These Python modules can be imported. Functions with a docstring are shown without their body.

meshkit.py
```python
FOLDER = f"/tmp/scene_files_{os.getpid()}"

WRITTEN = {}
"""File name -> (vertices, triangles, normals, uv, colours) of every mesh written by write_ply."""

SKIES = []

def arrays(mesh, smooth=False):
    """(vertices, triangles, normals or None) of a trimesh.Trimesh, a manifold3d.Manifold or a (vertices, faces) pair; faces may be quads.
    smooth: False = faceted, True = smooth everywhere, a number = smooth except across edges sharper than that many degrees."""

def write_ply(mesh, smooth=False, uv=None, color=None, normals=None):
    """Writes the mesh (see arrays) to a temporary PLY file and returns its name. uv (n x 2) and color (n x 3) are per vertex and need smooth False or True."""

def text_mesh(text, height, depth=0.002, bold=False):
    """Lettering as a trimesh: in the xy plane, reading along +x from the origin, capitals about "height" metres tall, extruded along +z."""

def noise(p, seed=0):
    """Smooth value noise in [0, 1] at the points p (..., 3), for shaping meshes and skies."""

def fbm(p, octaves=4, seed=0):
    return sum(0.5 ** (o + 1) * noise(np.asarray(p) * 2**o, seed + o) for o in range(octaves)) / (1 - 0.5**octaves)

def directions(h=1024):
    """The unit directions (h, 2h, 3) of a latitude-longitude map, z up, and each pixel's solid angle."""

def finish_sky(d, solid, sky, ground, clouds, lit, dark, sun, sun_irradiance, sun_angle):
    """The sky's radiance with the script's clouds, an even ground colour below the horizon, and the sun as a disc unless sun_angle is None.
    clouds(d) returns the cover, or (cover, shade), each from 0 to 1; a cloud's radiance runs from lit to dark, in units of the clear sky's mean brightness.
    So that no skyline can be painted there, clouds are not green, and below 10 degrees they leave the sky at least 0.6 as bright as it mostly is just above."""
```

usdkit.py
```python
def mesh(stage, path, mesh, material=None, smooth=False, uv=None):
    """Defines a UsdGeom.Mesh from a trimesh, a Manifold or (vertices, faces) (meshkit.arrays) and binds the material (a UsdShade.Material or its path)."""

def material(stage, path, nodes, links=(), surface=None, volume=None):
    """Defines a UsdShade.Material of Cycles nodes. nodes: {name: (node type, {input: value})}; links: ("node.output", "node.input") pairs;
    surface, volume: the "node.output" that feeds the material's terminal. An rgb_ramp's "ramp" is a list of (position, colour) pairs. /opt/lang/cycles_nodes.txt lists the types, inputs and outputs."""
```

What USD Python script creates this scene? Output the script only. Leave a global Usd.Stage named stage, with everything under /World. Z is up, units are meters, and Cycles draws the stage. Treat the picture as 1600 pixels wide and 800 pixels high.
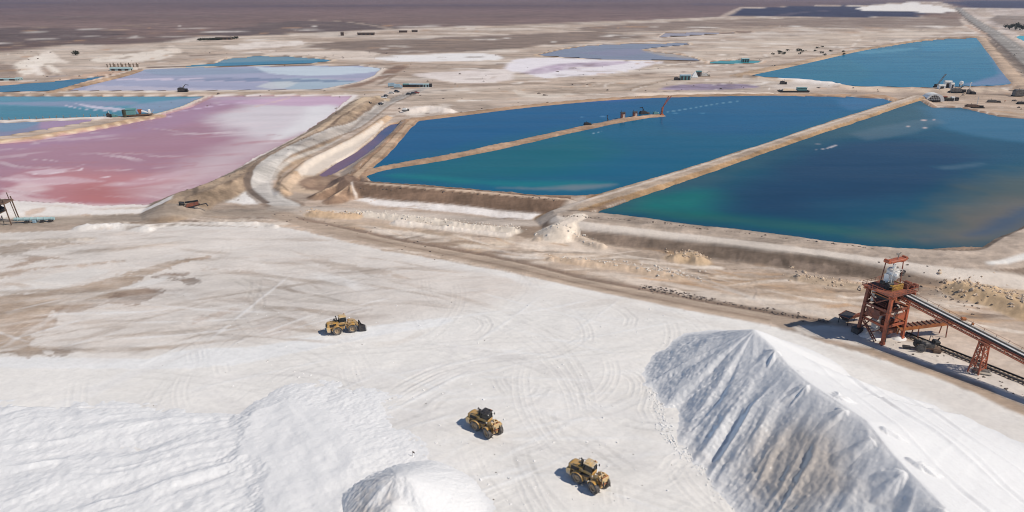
import math, random
import numpy as np, trimesh
import usdkit
from meshkit import noise, fbm
from pxr import Usd, UsdGeom, UsdLux, UsdShade, Sdf, Gf, Vt

stage = Usd.Stage.CreateInMemory()
UsdGeom.SetStageUpAxis(stage, UsdGeom.Tokens.z)
UsdGeom.SetStageMetersPerUnit(stage, 1.0)
UsdGeom.Xform.Define(stage, '/World')
UsdGeom.Scope.Define(stage, '/World/Looks')

# ------------------------------------------------------------------ camera, sky, sun, exposure
CAM_H, PITCH, FPX = 75.0, math.radians(21.3), 1066.7
SP, CP = math.sin(PITCH), math.cos(PITCH)
EXPOSURE = 0.10
SUN_EL, SUN_AZ = math.radians(46.0), math.atan2(0.955, -0.30)
SUN_I, SKY_S = 0.95, 0.09
HAZE = 3e-5
cam = UsdGeom.Camera.Define(stage, '/World/camera')
cam.AddTranslateOp().Set(Gf.Vec3d(0, 0, CAM_H))
cam.AddRotateXOp().Set(90 - math.degrees(PITCH))
cam.CreateHorizontalApertureAttr(36.0); cam.CreateVerticalApertureAttr(18.0)
cam.CreateFocalLengthAttr(24.0); cam.CreateClippingRangeAttr(Gf.Vec2f(1, 200000))
cam.CreateExposureAttr(EXPOSURE)

sky_mat = usdkit.material(stage, '/World/Looks/sky_look', {
    'sky': ('sky_texture', {'sky_type': 'single_scattering', 'sun_disc': False, 'sun_elevation': SUN_EL, 'sun_rotation': SUN_AZ,
                            'altitude': 2500.0, 'air_density': 1.0, 'aerosol_density': 0.15, 'ozone_density': 1.2}),
    'bg': ('background_shader', {'strength': SKY_S})}, [('sky.color', 'bg.color')], surface='bg.background')
dome = UsdLux.DomeLight.Define(stage, '/World/sky')
UsdShade.MaterialBindingAPI.Apply(dome.GetPrim()).Bind(sky_mat)
dome.GetPrim().SetCustomDataByKey('kind', 'structure')
sun = UsdLux.DistantLight.Define(stage, '/World/sun')
sun.CreateNormalizeAttr(True); sun.CreateIntensityAttr(SUN_I); sun.CreateAngleAttr(0.5); sun.CreateColorAttr(Gf.Vec3f(1.0, 0.915, 0.79))
sun.AddRotateZOp().Set(math.degrees(math.atan2(math.sin(SUN_AZ), -math.cos(SUN_AZ))))
sun.AddRotateXOp().Set(90 - math.degrees(SUN_EL))


def at(px, py, z=0.0):
    """the point at height z seen at (px, py) of the 1600 x 800 photograph"""
    u, v = (px - 800) / FPX, (py - 400) / FPX
    d = np.array([u, CP - v * SP, -SP - v * CP])
    t = (z - CAM_H) / d[2]
    return np.array([d[0] * t, d[1] * t, z])


def line(pts, z=0.0):
    return np.array([at(x, y, z)[:2] for x, y in pts])


# ------------------------------------------------------------------ prims
used = {}


def fresh(parent, name):
    k = (parent, name)
    n = used.get(k, 0)
    used[k] = n + 1
    return f'{parent}/{name}' if n == 0 else f'{parent}/{name}_{n:03d}'


def data(prim, label=None, cat=None, group=None, kind=None):
    for k, v in (('label', label), ('category', cat), ('group', group), ('kind', kind)):
        if v:
            prim.SetCustomDataByKey(k, v)
    return prim


def thing(name, label, cat, loc=(0, 0, 0), rotz=0.0, group=None, scale=None):
    p = fresh('/World', name)
    x = UsdGeom.Xform.Define(stage, p)
    x.AddTranslateOp().Set(Gf.Vec3d(*map(float, loc)))
    x.AddRotateZOp().Set(math.degrees(rotz))
    if scale:
        x.AddScaleOp().Set(Gf.Vec3f(scale, scale, scale))
    data(x.GetPrim(), label, cat, group)
    return p


def part(parent, name, mesh, mat, smooth=35, label=None):
    p = fresh(parent, name)
    if isinstance(mesh, list):
        mesh = trimesh.util.concatenate(mesh)
    m = usdkit.mesh(stage, p, mesh, LOOK[mat], smooth=smooth)
    if label:
        m.GetPrim().SetCustomDataByKey('label', label)
    return p


def solo(name, mesh, mat, label, cat, group=None, kind=None, smooth=35):
    p = part('/World', name, mesh, mat, smooth)
    data(stage.GetPrimAtPath(p), label, cat, group, kind)
    return p


# ------------------------------------------------------------------ looks
LOOK = {}


def look(name, col, rough=0.6, metal=0.0, var=0.25, scale=1.5, dirt=None, bump=0.0, detail=5):
    """a plain colour with worn patches; dirt = (second colour, how much of it)"""
    c = np.array(col, float)
    d = np.array(dirt[0]) if dirt else c * (1 - var)
    amt = dirt[1] if dirt else 0.5
    nodes = {'tc': ('texture_coordinate', {}),
             'n': ('noise_texture', {'scale': scale, 'detail': detail, 'roughness': 0.65}),
             'r': ('rgb_ramp', {'ramp': [(0.0, tuple(d)), (max(0.02, amt - 0.12), tuple(d)), (min(0.98, amt + 0.12), tuple(c)), (1.0, tuple(np.minimum(c * (1 + var * 0.5), 0.95)))]}),
             'p': ('principled_bsdf', {'roughness': rough, 'metallic': metal})}
    links = [('tc.object', 'n.vector'), ('n.fac', 'r.fac'), ('r.color', 'p.base_color')]
    if bump:
        nodes['b'] = ('bump', {'distance': bump, 'strength': 0.8}); links += [('n.fac', 'b.height'), ('b.normal', 'p.normal')]
    LOOK[name] = usdkit.material(stage, f'/World/Looks/{name}', nodes, links, surface='p.BSDF')


look('loader_yellow', (0.52, 0.29, 0.07), 0.5, 0, 0.35, 0.9, ((0.42, 0.33, 0.22), 0.46))
look('loader_pale', (0.62, 0.42, 0.18), 0.6, 0, 0.3, 1.2, ((0.5, 0.42, 0.32), 0.5))
look('rubber', (0.055, 0.05, 0.047), 0.85, 0, 0.3, 2.0, ((0.2, 0.18, 0.165), 0.47), bump=0.02)
look('dark_steel', (0.045, 0.042, 0.045), 0.55, 0.3, 0.4, 1.5, ((0.1, 0.085, 0.075), 0.42))
look('black_steel', (0.02, 0.02, 0.022), 0.6, 0.0, 0.4, 1.5)
look('rim_tan', (0.42, 0.31, 0.2), 0.65, 0, 0.3, 2.0)
look('red_steel', (0.43, 0.105, 0.045), 0.65, 0, 0.4, 0.7, ((0.22, 0.075, 0.045), 0.45))
look('rust_steel', (0.25, 0.08, 0.045), 0.75, 0, 0.4, 0.8, ((0.1, 0.045, 0.035), 0.46))
look('orange_steel', (0.48, 0.16, 0.045), 0.65, 0, 0.4, 0.8, ((0.26, 0.09, 0.04), 0.47))
look('yellow_steel', (0.5, 0.29, 0.05), 0.6, 0, 0.3, 1.0, ((0.25, 0.13, 0.05), 0.45))
look('pale_steel', (0.62, 0.61, 0.58), 0.5, 0.0, 0.2, 1.0, ((0.4, 0.36, 0.31), 0.42))
look('white_paint', (0.78, 0.78, 0.76), 0.5, 0, 0.15, 0.6)
look('belt_rubber', (0.045, 0.045, 0.048), 0.7, 0, 0.3, 1.2, ((0.16, 0.155, 0.15), 0.42))
look('grey_machine', (0.2, 0.185, 0.17), 0.7, 0, 0.3, 1.0, ((0.09, 0.075, 0.065), 0.48))
look('teal_paint', (0.1, 0.25, 0.26), 0.5, 0, 0.3, 0.4, ((0.16, 0.3, 0.3), 0.4))
look('pale_teal', (0.38, 0.52, 0.53), 0.5, 0, 0.2, 0.4)
look('light_blue', (0.34, 0.47, 0.56), 0.5, 0, 0.2, 0.4)
look('concrete', (0.42, 0.37, 0.31), 0.85, 0, 0.25, 0.9, ((0.3, 0.24, 0.18), 0.42), bump=0.03)
look('brown_wood', (0.16, 0.1, 0.07), 0.8, 0, 0.3, 1.0)
look('salt_lump', (0.78, 0.77, 0.76), 0.8, 0, 0.1, 1.5, ((0.6, 0.56, 0.52), 0.4), bump=0.05)
look('rock', (0.6, 0.47, 0.35), 0.9, 0, 0.2, 0.6, ((0.5, 0.38, 0.27), 0.45))
look('pale_rock', (0.66, 0.6, 0.53), 0.9, 0, 0.2, 0.6, ((0.56, 0.49, 0.42), 0.4))
look('dark_rock', (0.14, 0.11, 0.095), 0.9, 0, 0.2, 0.6)
look('wood_brown', (0.2, 0.15, 0.11), 0.9, 0, 0.2, 3.0)
look('shrub', (0.055, 0.06, 0.04), 0.9, 0, 0.3, 1.0)
look('car_white', (0.75, 0.75, 0.75), 0.35, 0, 0.05, 1.0)
look('car_dark', (0.04, 0.042, 0.05), 0.35, 0, 0.1, 1.0)
look('car_red', (0.32, 0.07, 0.05), 0.4, 0, 0.1, 1.0)
look('hi_vis', (0.6, 0.16, 0.04), 0.8, 0, 0.1, 2.0)
LOOK['glass'] = usdkit.material(stage, '/World/Looks/glass', {
    'f': ('fresnel', {'IOR': 1.5}), 't': ('transparent_bsdf', {'color': (0.35, 0.4, 0.42)}), 'g': ('glossy_bsdf', {'color': (1, 1, 1), 'roughness': 0.05}),
    'm': ('mix_closure', {})}, [('f.fac', 'm.fac'), ('t.BSDF', 'm.closure1'), ('g.BSDF', 'm.closure2')], surface='m.closure')

# ground: base colour per vertex (what lies there: salt, sand, mud, gravel) with fine grain on top
LOOK['ground'] = usdkit.material(stage, '/World/Looks/ground', {
    'a': ('attribute', {'attribute': 'albedo'}), 'g': ('geometry', {}),
    'n1': ('noise_texture', {'scale': 0.9, 'detail': 6, 'roughness': 0.7}),
    'n2': ('noise_texture', {'scale': 0.07, 'detail': 5, 'roughness': 0.65}),
    'map': ('mapping', {'rotation': (0, 0, -0.12), 'scale': (0.012, 0.034, 0.05)}),
    'n3': ('noise_texture', {'scale': 1.0, 'detail': 9, 'roughness': 0.72, 'distortion': 0.6}),
    'map4': ('mapping', {'rotation': (0, 0, 0.5), 'scale': (0.05, 0.16, 0.1)}),
    'n4': ('noise_texture', {'scale': 1.0, 'detail': 7, 'roughness': 0.75, 'distortion': 0.4}),
    'r1': ('map_range', {'from_min': 0.25, 'from_max': 0.75, 'to_min': 0.9, 'to_max': 1.08}),
    'r2': ('map_range', {'from_min': 0.25, 'from_max': 0.75, 'to_min': 0.93, 'to_max': 1.06}),
    'r3': ('map_range', {'from_min': 0.33, 'from_max': 0.67, 'to_min': -0.38, 'to_max': 0.30}),
    'r4': ('map_range', {'from_min': 0.33, 'from_max': 0.67, 'to_min': -0.22, 'to_max': 0.18}),
    'se': ('separate_color', {}), 'ea': ('map_range', {'from_min': 0.72, 'from_max': 0.50, 'to_min': 0.10, 'to_max': 1.0, 'clamp': True}),
    's34': ('math', {'math_type': 'add'}), 'sk': ('math', {'math_type': 'multiply'}), 'one': ('math', {'math_type': 'add', 'value2': 1.0}), 'mx': ('math', {'math_type': 'maximum', 'value2': 0.45}),
    'mm': ('math', {'math_type': 'multiply'}), 'm3': ('math', {'math_type': 'multiply'}),
    'sc': ('vector_math', {'math_type': 'scale'}),
    'b': ('bump', {'distance': 0.09, 'strength': 0.55}),
    'p': ('principled_bsdf', {'roughness': 0.85, 'specular_ior_level': 0.25})},
    [('g.position', 'n1.vector'), ('g.position', 'n2.vector'), ('g.position', 'map.vector'), ('map.vector', 'n3.vector'), ('g.position', 'map4.vector'), ('map4.vector', 'n4.vector'),
     ('n1.fac', 'r1.value'), ('n2.fac', 'r2.value'), ('n3.fac', 'r3.value'), ('n4.fac', 'r4.value'), ('r1.result', 'mm.value1'), ('r2.result', 'mm.value2'),
     ('a.color', 'se.color'), ('se.r', 'ea.value'), ('r3.result', 's34.value1'), ('r4.result', 's34.value2'), ('s34.value', 'sk.value1'), ('ea.result', 'sk.value2'), ('sk.value', 'one.value1'), ('one.value', 'mx.value1'),
     ('mm.value', 'm3.value1'), ('mx.value', 'm3.value2'),
     ('a.vector', 'sc.vector1'), ('m3.value', 'sc.scale'), ('sc.vector', 'p.base_color'), ('n1.fac', 'b.height'), ('b.normal', 'p.normal')], surface='p.BSDF')
LOOK['salt_heap'] = usdkit.material(stage, '/World/Looks/salt_heap', {
    'a': ('attribute', {'attribute': 'albedo'}), 'g': ('geometry', {}),
    'n1': ('noise_texture', {'scale': 2.2, 'detail': 7, 'roughness': 0.75}),
    'r1': ('map_range', {'from_min': 0.25, 'from_max': 0.75, 'to_min': 0.93, 'to_max': 1.05}),
    'sc': ('vector_math', {'math_type': 'scale'}),
    'b': ('bump', {'distance': 0.10, 'strength': 0.6}),
    'p': ('principled_bsdf', {'roughness': 0.8, 'specular_ior_level': 0.3})},
    [('g.position', 'n1.vector'), ('n1.fac', 'r1.value'), ('a.vector', 'sc.vector1'), ('r1.result', 'sc.scale'), ('sc.vector', 'p.base_color'),
     ('n1.fac', 'b.height'), ('b.normal', 'p.normal')], surface='p.BSDF')
LOOK['water'] = usdkit.material(stage, '/World/Looks/water', {
    'a': ('attribute', {'attribute': 'albedo'}), 'g': ('geometry', {}),
    'map': ('mapping', {'rotation': (0, 0, 0.25), 'scale': (0.012, 0.07, 1)}),
    'n1': ('noise_texture', {'scale': 0.7, 'detail': 4, 'roughness': 0.6}),
    'n2': ('noise_texture', {'scale': 1.0, 'detail': 5, 'roughness': 0.6}),
    'rr': ('map_range', {'from_min': 0.35, 'from_max': 0.65, 'to_min': 0.04, 'to_max': 0.30}),
    'ff': ('map_range', {'from_min': 0.3, 'from_max': 0.7, 'to_min': 0.30, 'to_max': 0.52}),
    'b': ('bump', {'distance': 0.06, 'strength': 0.4}), 'f': ('fresnel', {'IOR': 1.33}), 'k': ('math', {'math_type': 'multiply'}),
    'd': ('diffuse_bsdf', {}), 's': ('glossy_bsdf', {'color': (1, 1, 1)}), 'm': ('mix_closure', {})},
    [('g.position', 'n1.vector'), ('g.position', 'map.vector'), ('map.vector', 'n2.vector'), ('n2.fac', 'rr.value'), ('n2.fac', 'ff.value'), ('rr.result', 's.roughness'), ('n1.fac', 'b.height'), ('b.normal', 's.normal'),
     ('f.fac', 'k.value1'), ('ff.result', 'k.value2'), ('k.value', 'm.fac'), ('a.color', 'd.color'), ('d.BSDF', 'm.closure1'), ('s.BSDF', 'm.closure2')], surface='m.closure')

# ------------------------------------------------------------------ the terrain: a polar sheet round the site, finest where the works are
ANG_IN = np.radians(np.linspace(-42, 42, 1150))
ANG_OUT = np.radians(np.linspace(42, 318, 90)[1:-1])
ANG = np.concatenate([ANG_IN, ANG_OUT])
inv = np.linspace(1 / 74.0, 1 / 60000.0, 640)
RAD = np.concatenate([np.linspace(4, 74, 16)[:-1], 1 / inv])
NA, NR = len(ANG), len(RAD)
RR, TT = np.meshgrid(RAD, ANG, indexing='ij')
X, Y = (RR * np.sin(TT)).ravel(), (RR * np.cos(TT)).ravel()
R = RR.ravel()
N = len(X)


def lin(r, g, b):
    c = np.array([r, g, b]) / 255.0
    return np.where(c < 0.04045, c / 12.92, ((c + 0.055) / 1.055) ** 2.4)


def field(scale, seed, octaves=2, sx=1.0, rot=0.0):
    """smooth noise over the whole sheet, -1..1; sx stretches it along the direction rot"""
    c, s = math.cos(rot), math.sin(rot)
    p = np.stack([(X * c + Y * s) / (scale * sx), (-X * s + Y * c) / scale, np.full(N, 0.37 * seed)], -1)
    return fbm(p, octaves, seed) * 2 - 1


NZ = {s: field(s, i + 1, 2) for i, s in enumerate((1.2, 4, 12, 40, 130, 500))}
SC = sorted(NZ)


def nz(scale):
    return NZ[min(SC, key=lambda s: abs(math.log(s / scale)))]


def near_box(P, m):
    return np.nonzero((X > P[:, 0].min() - m) & (X < P[:, 0].max() + m) & (Y > P[:, 1].min() - m) & (Y < P[:, 1].max() + m))[0]


def seg_dist(P, i, closed=False):
    """distance to the polyline and the place along it, 0..1"""
    x, y = X[i], Y[i]
    best, along = np.full(len(i), 1e12), np.zeros(len(i))
    Q = np.vstack([P, P[:1]]) if closed else P
    L = np.concatenate([[0], np.cumsum(np.linalg.norm(np.diff(Q, axis=0), axis=1))])
    for k in range(len(Q) - 1):
        a, d = Q[k], Q[k + 1] - Q[k]
        l2 = d @ d + 1e-12
        t = np.clip(((x - a[0]) * d[0] + (y - a[1]) * d[1]) / l2, 0, 1)
        q = (x - a[0] - t * d[0]) ** 2 + (y - a[1] - t * d[1]) ** 2
        m = q < best
        best[m] = q[m]
        along[m] = (L[k] + t[m] * (L[k + 1] - L[k])) / L[-1]
    return np.sqrt(best), along


def inside(P, i):
    x, y = X[i], Y[i]
    r = np.zeros(len(i), bool)
    for k in range(len(P)):
        (x0, y0), (x1, y1) = P[k], P[k - 1]
        c = (y0 > y) != (y1 > y)
        if y0 != y1:
            r ^= c & (x < (x1 - x0) * (y - y0) / (y1 - y0) + x0)
    return r


def area(P, m):
    """signed distance to the polygon (negative inside) for the vertices within m of its box"""
    i = near_box(P, m)
    d, _ = seg_dist(P, i, True)
    return i, np.where(inside(P, i), -d, d)


def curve(P, n=6):
    """a smooth line through the points"""
    P = np.asarray(P, float)
    if len(P) < 3:
        return P
    Q = np.vstack([2 * P[0] - P[1], P, 2 * P[-1] - P[-2]])
    out = []
    for k in range(1, len(Q) - 2):
        a, b, c, d = Q[k - 1:k + 3]
        for t in np.arange(n) / n:
            out.append(0.5 * (2 * b + (c - a) * t + (2 * a - 5 * b + 4 * c - d) * t * t + (3 * b - a - 3 * c + d) * t ** 3))
    return np.vstack(out + [P[-1:]])


def step(e0, e1, v):
    t = np.clip((v - e0) / (e1 - e0 + 1e-12), 0, 1)
    return t * t * (3 - 2 * t)


A = np.zeros((N, 3))           # base colour
H = np.zeros(N)                # height
REG = np.zeros(N, np.int8)     # which piece of the setting a vertex belongs to
REGIONS = ['ground', 'salt_flat', 'dirt_road', 'haul_road', 'highway', 'embankment', 'desert_plain', 'salt_pan']


def paint(pts, col, soft=1.0, warp=1.5, wscale=12, op=1.0, streak=0.0, z=0.0, reg=None, smooth=True):
    """lays ground of the colour col inside the outline; the edge wanders by warp metres"""
    P = line(pts, z)
    if smooth:
        P = curve(np.vstack([P, P[:1]]))[:-1]
    i, d = area(P, soft + 2 * warp + 2)
    if not len(i):
        return
    d = d + warp * nz(wscale)[i] + 0.7 * warp * nz(wscale / 3.2)[i] + 0.3 * warp * nz(wscale / 10)[i]
    a = step(soft, -soft, d) * op
    if streak:
        a = a * np.clip(1 - streak + streak * (0.5 + 1.2 * nz(wscale)[i] + 0.8 * nz(wscale / 3)[i]), 0, 1)
    c = np.array(col, float)
    A[i] = A[i] * (1 - a[:, None]) + c * a[:, None]
    if reg is not None:
        REG[i[d < 0]] = REGIONS.index(reg)


def stroke(pts, col, width, soft=None, warp=0.4, wscale=6, op=1.0, z=0.0, reg=None, rut=0.0, fade=False, streak=0.0, world=False):
    """a band of the colour col along the line, width metres wide; rut sinks it"""
    P = curve(np.asarray(pts, float) if world else line(pts, z))
    soft = width * 0.18 if soft is None else soft
    i = near_box(P, width + 2 * warp + soft)
    if not len(i):
        return
    d, t = seg_dist(P, i)
    d = d - width / 2 + warp * nz(wscale)[i] + 0.4 * warp * nz(wscale / 3.2)[i]
    a = step(soft, -soft, d) * op
    if fade:
        a = a * np.minimum(1, 4 * np.minimum(t, 1 - t))
    if streak:
        a = a * np.clip(1 - streak + streak * (0.5 + 1.2 * nz(wscale)[i] + 0.8 * nz(wscale / 3)[i]), 0, 1)
    A[i] = A[i] * (1 - a[:, None]) + np.array(col, float) * a[:, None]
    if rut:
        H[i] -= rut * a
    if reg is not None:
        REG[i[d < 0]] = REGIONS.index(reg)


def dike(pts, z, half, slope=0.5, reg='embankment', col=None, top=None, rough=0.25, zbase=None, warp=0.6):
    """an earth bank: crest at z, half metres to either side, sides falling at the slope"""
    P = curve(line(pts, z))
    i = near_box(P, half + (z + 3) / slope + 3)
    d, t = seg_dist(P, i)
    k1, k2 = (12, 4) if np.linalg.norm(P.mean(0)) < 380 else (130, 40)
    d = d + warp * nz(k1)[i] + 0.4 * warp * nz(k2)[i]
    d = d - half * 0.45 * nz(40 if k2 < 10 else 130)[i]
    h = z - np.maximum(0, d - half) * slope * (1 + 0.25 * nz(4)[i]) + rough * nz(4)[i] * 0.5 + 0.15 * rough * nz(1.2)[i]
    m = h > H[i]
    H[i[m]] = h[m]
    if reg:
        REG[i[m & (h > 0.35)]] = REGIONS.index(reg)
    if col is not None:
        a = step(half + (z + 0.6) / slope, half + (z - 0.4) / slope, d) * (h > H[i] - 0.6)
        cc = np.array(col) * (1 + 0.28 * nz(k2)[i] + 0.22 * NZ[1.2][i] * (k2 < 10))[:, None]
        A[i] = A[i] * (1 - a[:, None]) + cc * a[:, None]
    if top is not None:
        a = step(half + 0.3, half - 0.3, d) * (0.85 + 0.3 * nz(k2)[i])
        A[i] = A[i] * (1 - a[:, None]) + np.array(top) * a[:, None]


WATERS = []


def pond(name, pts, level, crest=0.9, rim=3.0, inner=0.5, outer=0.5, warp=0.8, col=None, rim_col=None, label=None, bed=None):
    P = line(pts, level)
    m = rim + (level + crest) / outer + 8
    i, d = area(P, m)
    k1, k2 = (12, 4) if np.linalg.norm(P.mean(0)) < 420 else (130, 40)
    d = d + warp * nz(k1)[i] * 0.7 + warp * 0.35 * nz(k2)[i]
    bank = level + np.minimum(np.maximum(d, 0) * inner, crest) * (1 + 0.12 * nz(12)[i]) - np.maximum(0, d - rim) * outer
    out = d >= 0
    up = out & (bank > H[i])
    H[i[up]] = bank[up]
    ins = ~out
    H[i[ins]] = level - 0.02 + np.maximum(d[ins] * inner * 0.6, -1.6)
    if rim_col is not None:
        a = (step(rim + crest / outer * 1.5, rim * 0.6, d) * out)[:, None]
        A[i] = A[i] * (1 - a) + np.array(rim_col) * a
        REG[i[up & (d < rim + 1)]] = REGIONS.index('embankment')
    if rim_col is not None:
        t = np.clip(0.55 + 1.3 * nz(k2)[i] + 0.9 * nz(k1)[i], 0, 1)
        wd = 0.55 if k2 < 10 else 1.8
        a = (step(wd, 0.1, d) * (d > -0.5) * 0.7 * (1 - t))[:, None]
        A[i] = A[i] * (1 - a) + lin(92, 76, 64) * a
        a = (np.exp(-((d - wd * 1.1) / (wd * 0.8)) ** 2) * 0.75 * t * out)[:, None]
        A[i] = A[i] * (1 - a) + lin(226, 214, 202) * a
    if bed is not None:
        a = (step(0.5, -0.5, d))[:, None]
        A[i] = A[i] * (1 - a) + np.array(bed) * a
    WATERS.append((name, P, level, label, col))

# ------------------------------------------------------------------ what lies on the ground, from the widest to the smallest
SAND, CREAM, TAN = lin(186, 168, 153), lin(212, 199, 188), lin(166, 143, 124)
BROWN, MUD, DARK = lin(150, 128, 109), lin(128, 106, 92), lin(104, 90, 80)
DES, DES2, DESF = lin(122, 102, 95), lin(108, 95, 92), lin(108, 88, 90)
SALT, SALTW, SALTG = lin(226, 223, 219), lin(236, 235, 233), lin(211, 203, 196)
PINKT, RUST = lin(205, 178, 160), lin(190, 145, 112)
A[:] = SAND
A *= (1 + 0.10 * NZ[40] + 0.07 * NZ[12] + 0.05 * NZ[4])[:, None]
H += 0.12 * NZ[12] + 0.05 * NZ[4]
far = step(300, 700, R)
H += far * (0.5 * NZ[130] + 0.4 * NZ[40])
# the sandy ground of the works has pale and darker streaks
w1, w2 = field(9, 21, 3, 5, 0.35), field(28, 22, 3, 4, 0.15)
k = np.clip(w1 * 1.6, 0, 1)[:, None] * 0.5; A = A * (1 - k) + CREAM * k
k = np.clip(-w1 * 1.5 - 0.05, 0, 1)[:, None] * 0.5; A = A * (1 - k) + TAN * k
k = np.clip(w2 * 2.6 - 0.1, 0, 1)[:, None] * 0.6 * far[:, None]; A = A * (1 - k) + lin(222, 212, 202) * k
k = np.clip(-w2 * 2.8 - 0.05, 0, 1)[:, None] * 0.7 * far[:, None]; A = A * (1 - k) + lin(170, 150, 134) * k

# the desert plain beyond
DP = [(-400, 86), (0, 84), (60, 76), (110, 70), (180, 70), (250, 66), (310, 58), (400, 55), (520, 50), (620, 44), (800, 39), (960, 33), (1130, 26), (1160, 12), (1300, 8),
      (1350, 8), (1420, 3), (1470, 3), (1500, 12), (1700, 14), (2400, 14), (2400, -13.2), (-900, -13.2)]
paint(DP, DES, 25, 12, 130, 1.0, reg='desert_plain', smooth=False)
dsrt = REG == REGIONS.index('desert_plain')
dn = field(260, 31, 3, 3, 0.2) * 0.5 + field(900, 32, 2, 3, 0.1) * 0.6
A[dsrt] = A[dsrt] * (1 + np.clip(dn, -0.35, 0.35)[dsrt] * 0.9)[:, None]
kf = step(900, 3500, R)[:, None] * dsrt[:, None] * 0.75
A = A * (1 - kf) + DESF * kf * (1 + 0.25 * dn[:, None])
paint([(-200, 42), (60, 44), (150, 46), (190, 52), (150, 60), (60, 66), (-200, 76)], lin(100, 86, 84), 20, 20, 130, 0.8)
paint([(300, 52), (350, 46), (400, 42), (400, 54), (330, 57)], lin(105, 92, 90), 10, 10, 130, 0.8)
paint([(400, 36), (470, 33), (560, 35), (620, 44), (520, 49), (400, 54)], lin(102, 89, 87), 10, 14, 130, 0.8)
stroke([(480, 31), (540, 34), (590, 41), (622, 47)], lin(165, 148, 135), 16, 6, 6, 40, 0.8)
for py, c in ((4, (88, 76, 92)), (9, (96, 84, 94)), (11, (86, 74, 86)), (20, (118, 104, 102)), (26, (124, 109, 104)), (40, (134, 118, 110))):
    stroke([(-300, py + 2), (200, py), (500, py - 1.5), (900, py - 2.6), (1400, py - 4)], lin(*c), (py + 15) ** -1.2 * 6000 + 10, None, 30, 500, 0.6, streak=0.6)
stroke([(0, 42), (60, 40), (130, 38), (240, 37)], lin(170, 150, 138), 22, 8, 8, 130, 0.55, streak=0.5)
paint([(470, 74), (520, 66), (640, 60), (800, 54), (900, 50), (960, 52), (1010, 58), (900, 66), (810, 75), (760, 79), (640, 84), (600, 84), (560, 79)], lin(134, 117, 106), 8, 6, 40, 0.95)
paint([(1010, 36), (1150, 30), (1420, 26), (1500, 28), (1508, 40), (1400, 44), (1250, 42), (1100, 46), (960, 50), (900, 44)], lin(138, 120, 109), 10, 12, 130, 0.95, streak=0.25)
stroke([(400, 57), (620, 46.5), (800, 41.5), (960, 36), (1130, 27)], lin(205, 190, 176), 30, 10, 10, 130, 0.7, streak=0.4)
stroke([(1130, 26), (1145, 18), (1158, 12)], lin(190, 172, 158), 22, 8, 4, 40, 0.8)
# dark plain and white heap of salt by the highway
paint([(1138, 25), (1158, 14), (1240, 10), (1320, 9), (1362, 11), (1380, 17), (1490, 19), (1440, 25.5), (1300, 27.5)], lin(44, 48, 76), 12, 8, 130, 0.97, smooth=False)
stroke([(1220, 25), (1245, 20), (1290, 17)], lin(110, 100, 110), 40, 15, 10, 130, 0.5)
paint([(1425, 24), (1470, 19), (1500, 20), (1508, 27), (1480, 29)], lin(120, 95, 82), 10, 8, 40, 0.8)
paint([(1470, 2), (1700, 1), (1700, 14), (1520, 13)], lin(52, 54, 80), 40, 20, 130, 0.9, smooth=False)
paint([(1335, 13), (1360, 9), (1420, 5), (1442, 6), (1475, 11), (1500, 17), (1470, 20), (1350, 16.5)], lin(232, 226, 220), 10, 5, 40, 1.0, smooth=False, reg='salt_pan')
stroke([(1420, 3.2), (1448, 4.5)], lin(232, 226, 220), 60, 20, 10, 130, 0.7)
paint([(1540, 14), (1600, 12), (1660, 18), (1590, 24), (1550, 22)], lin(190, 175, 168), 10, 10, 40, 0.7, streak=0.5)
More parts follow.
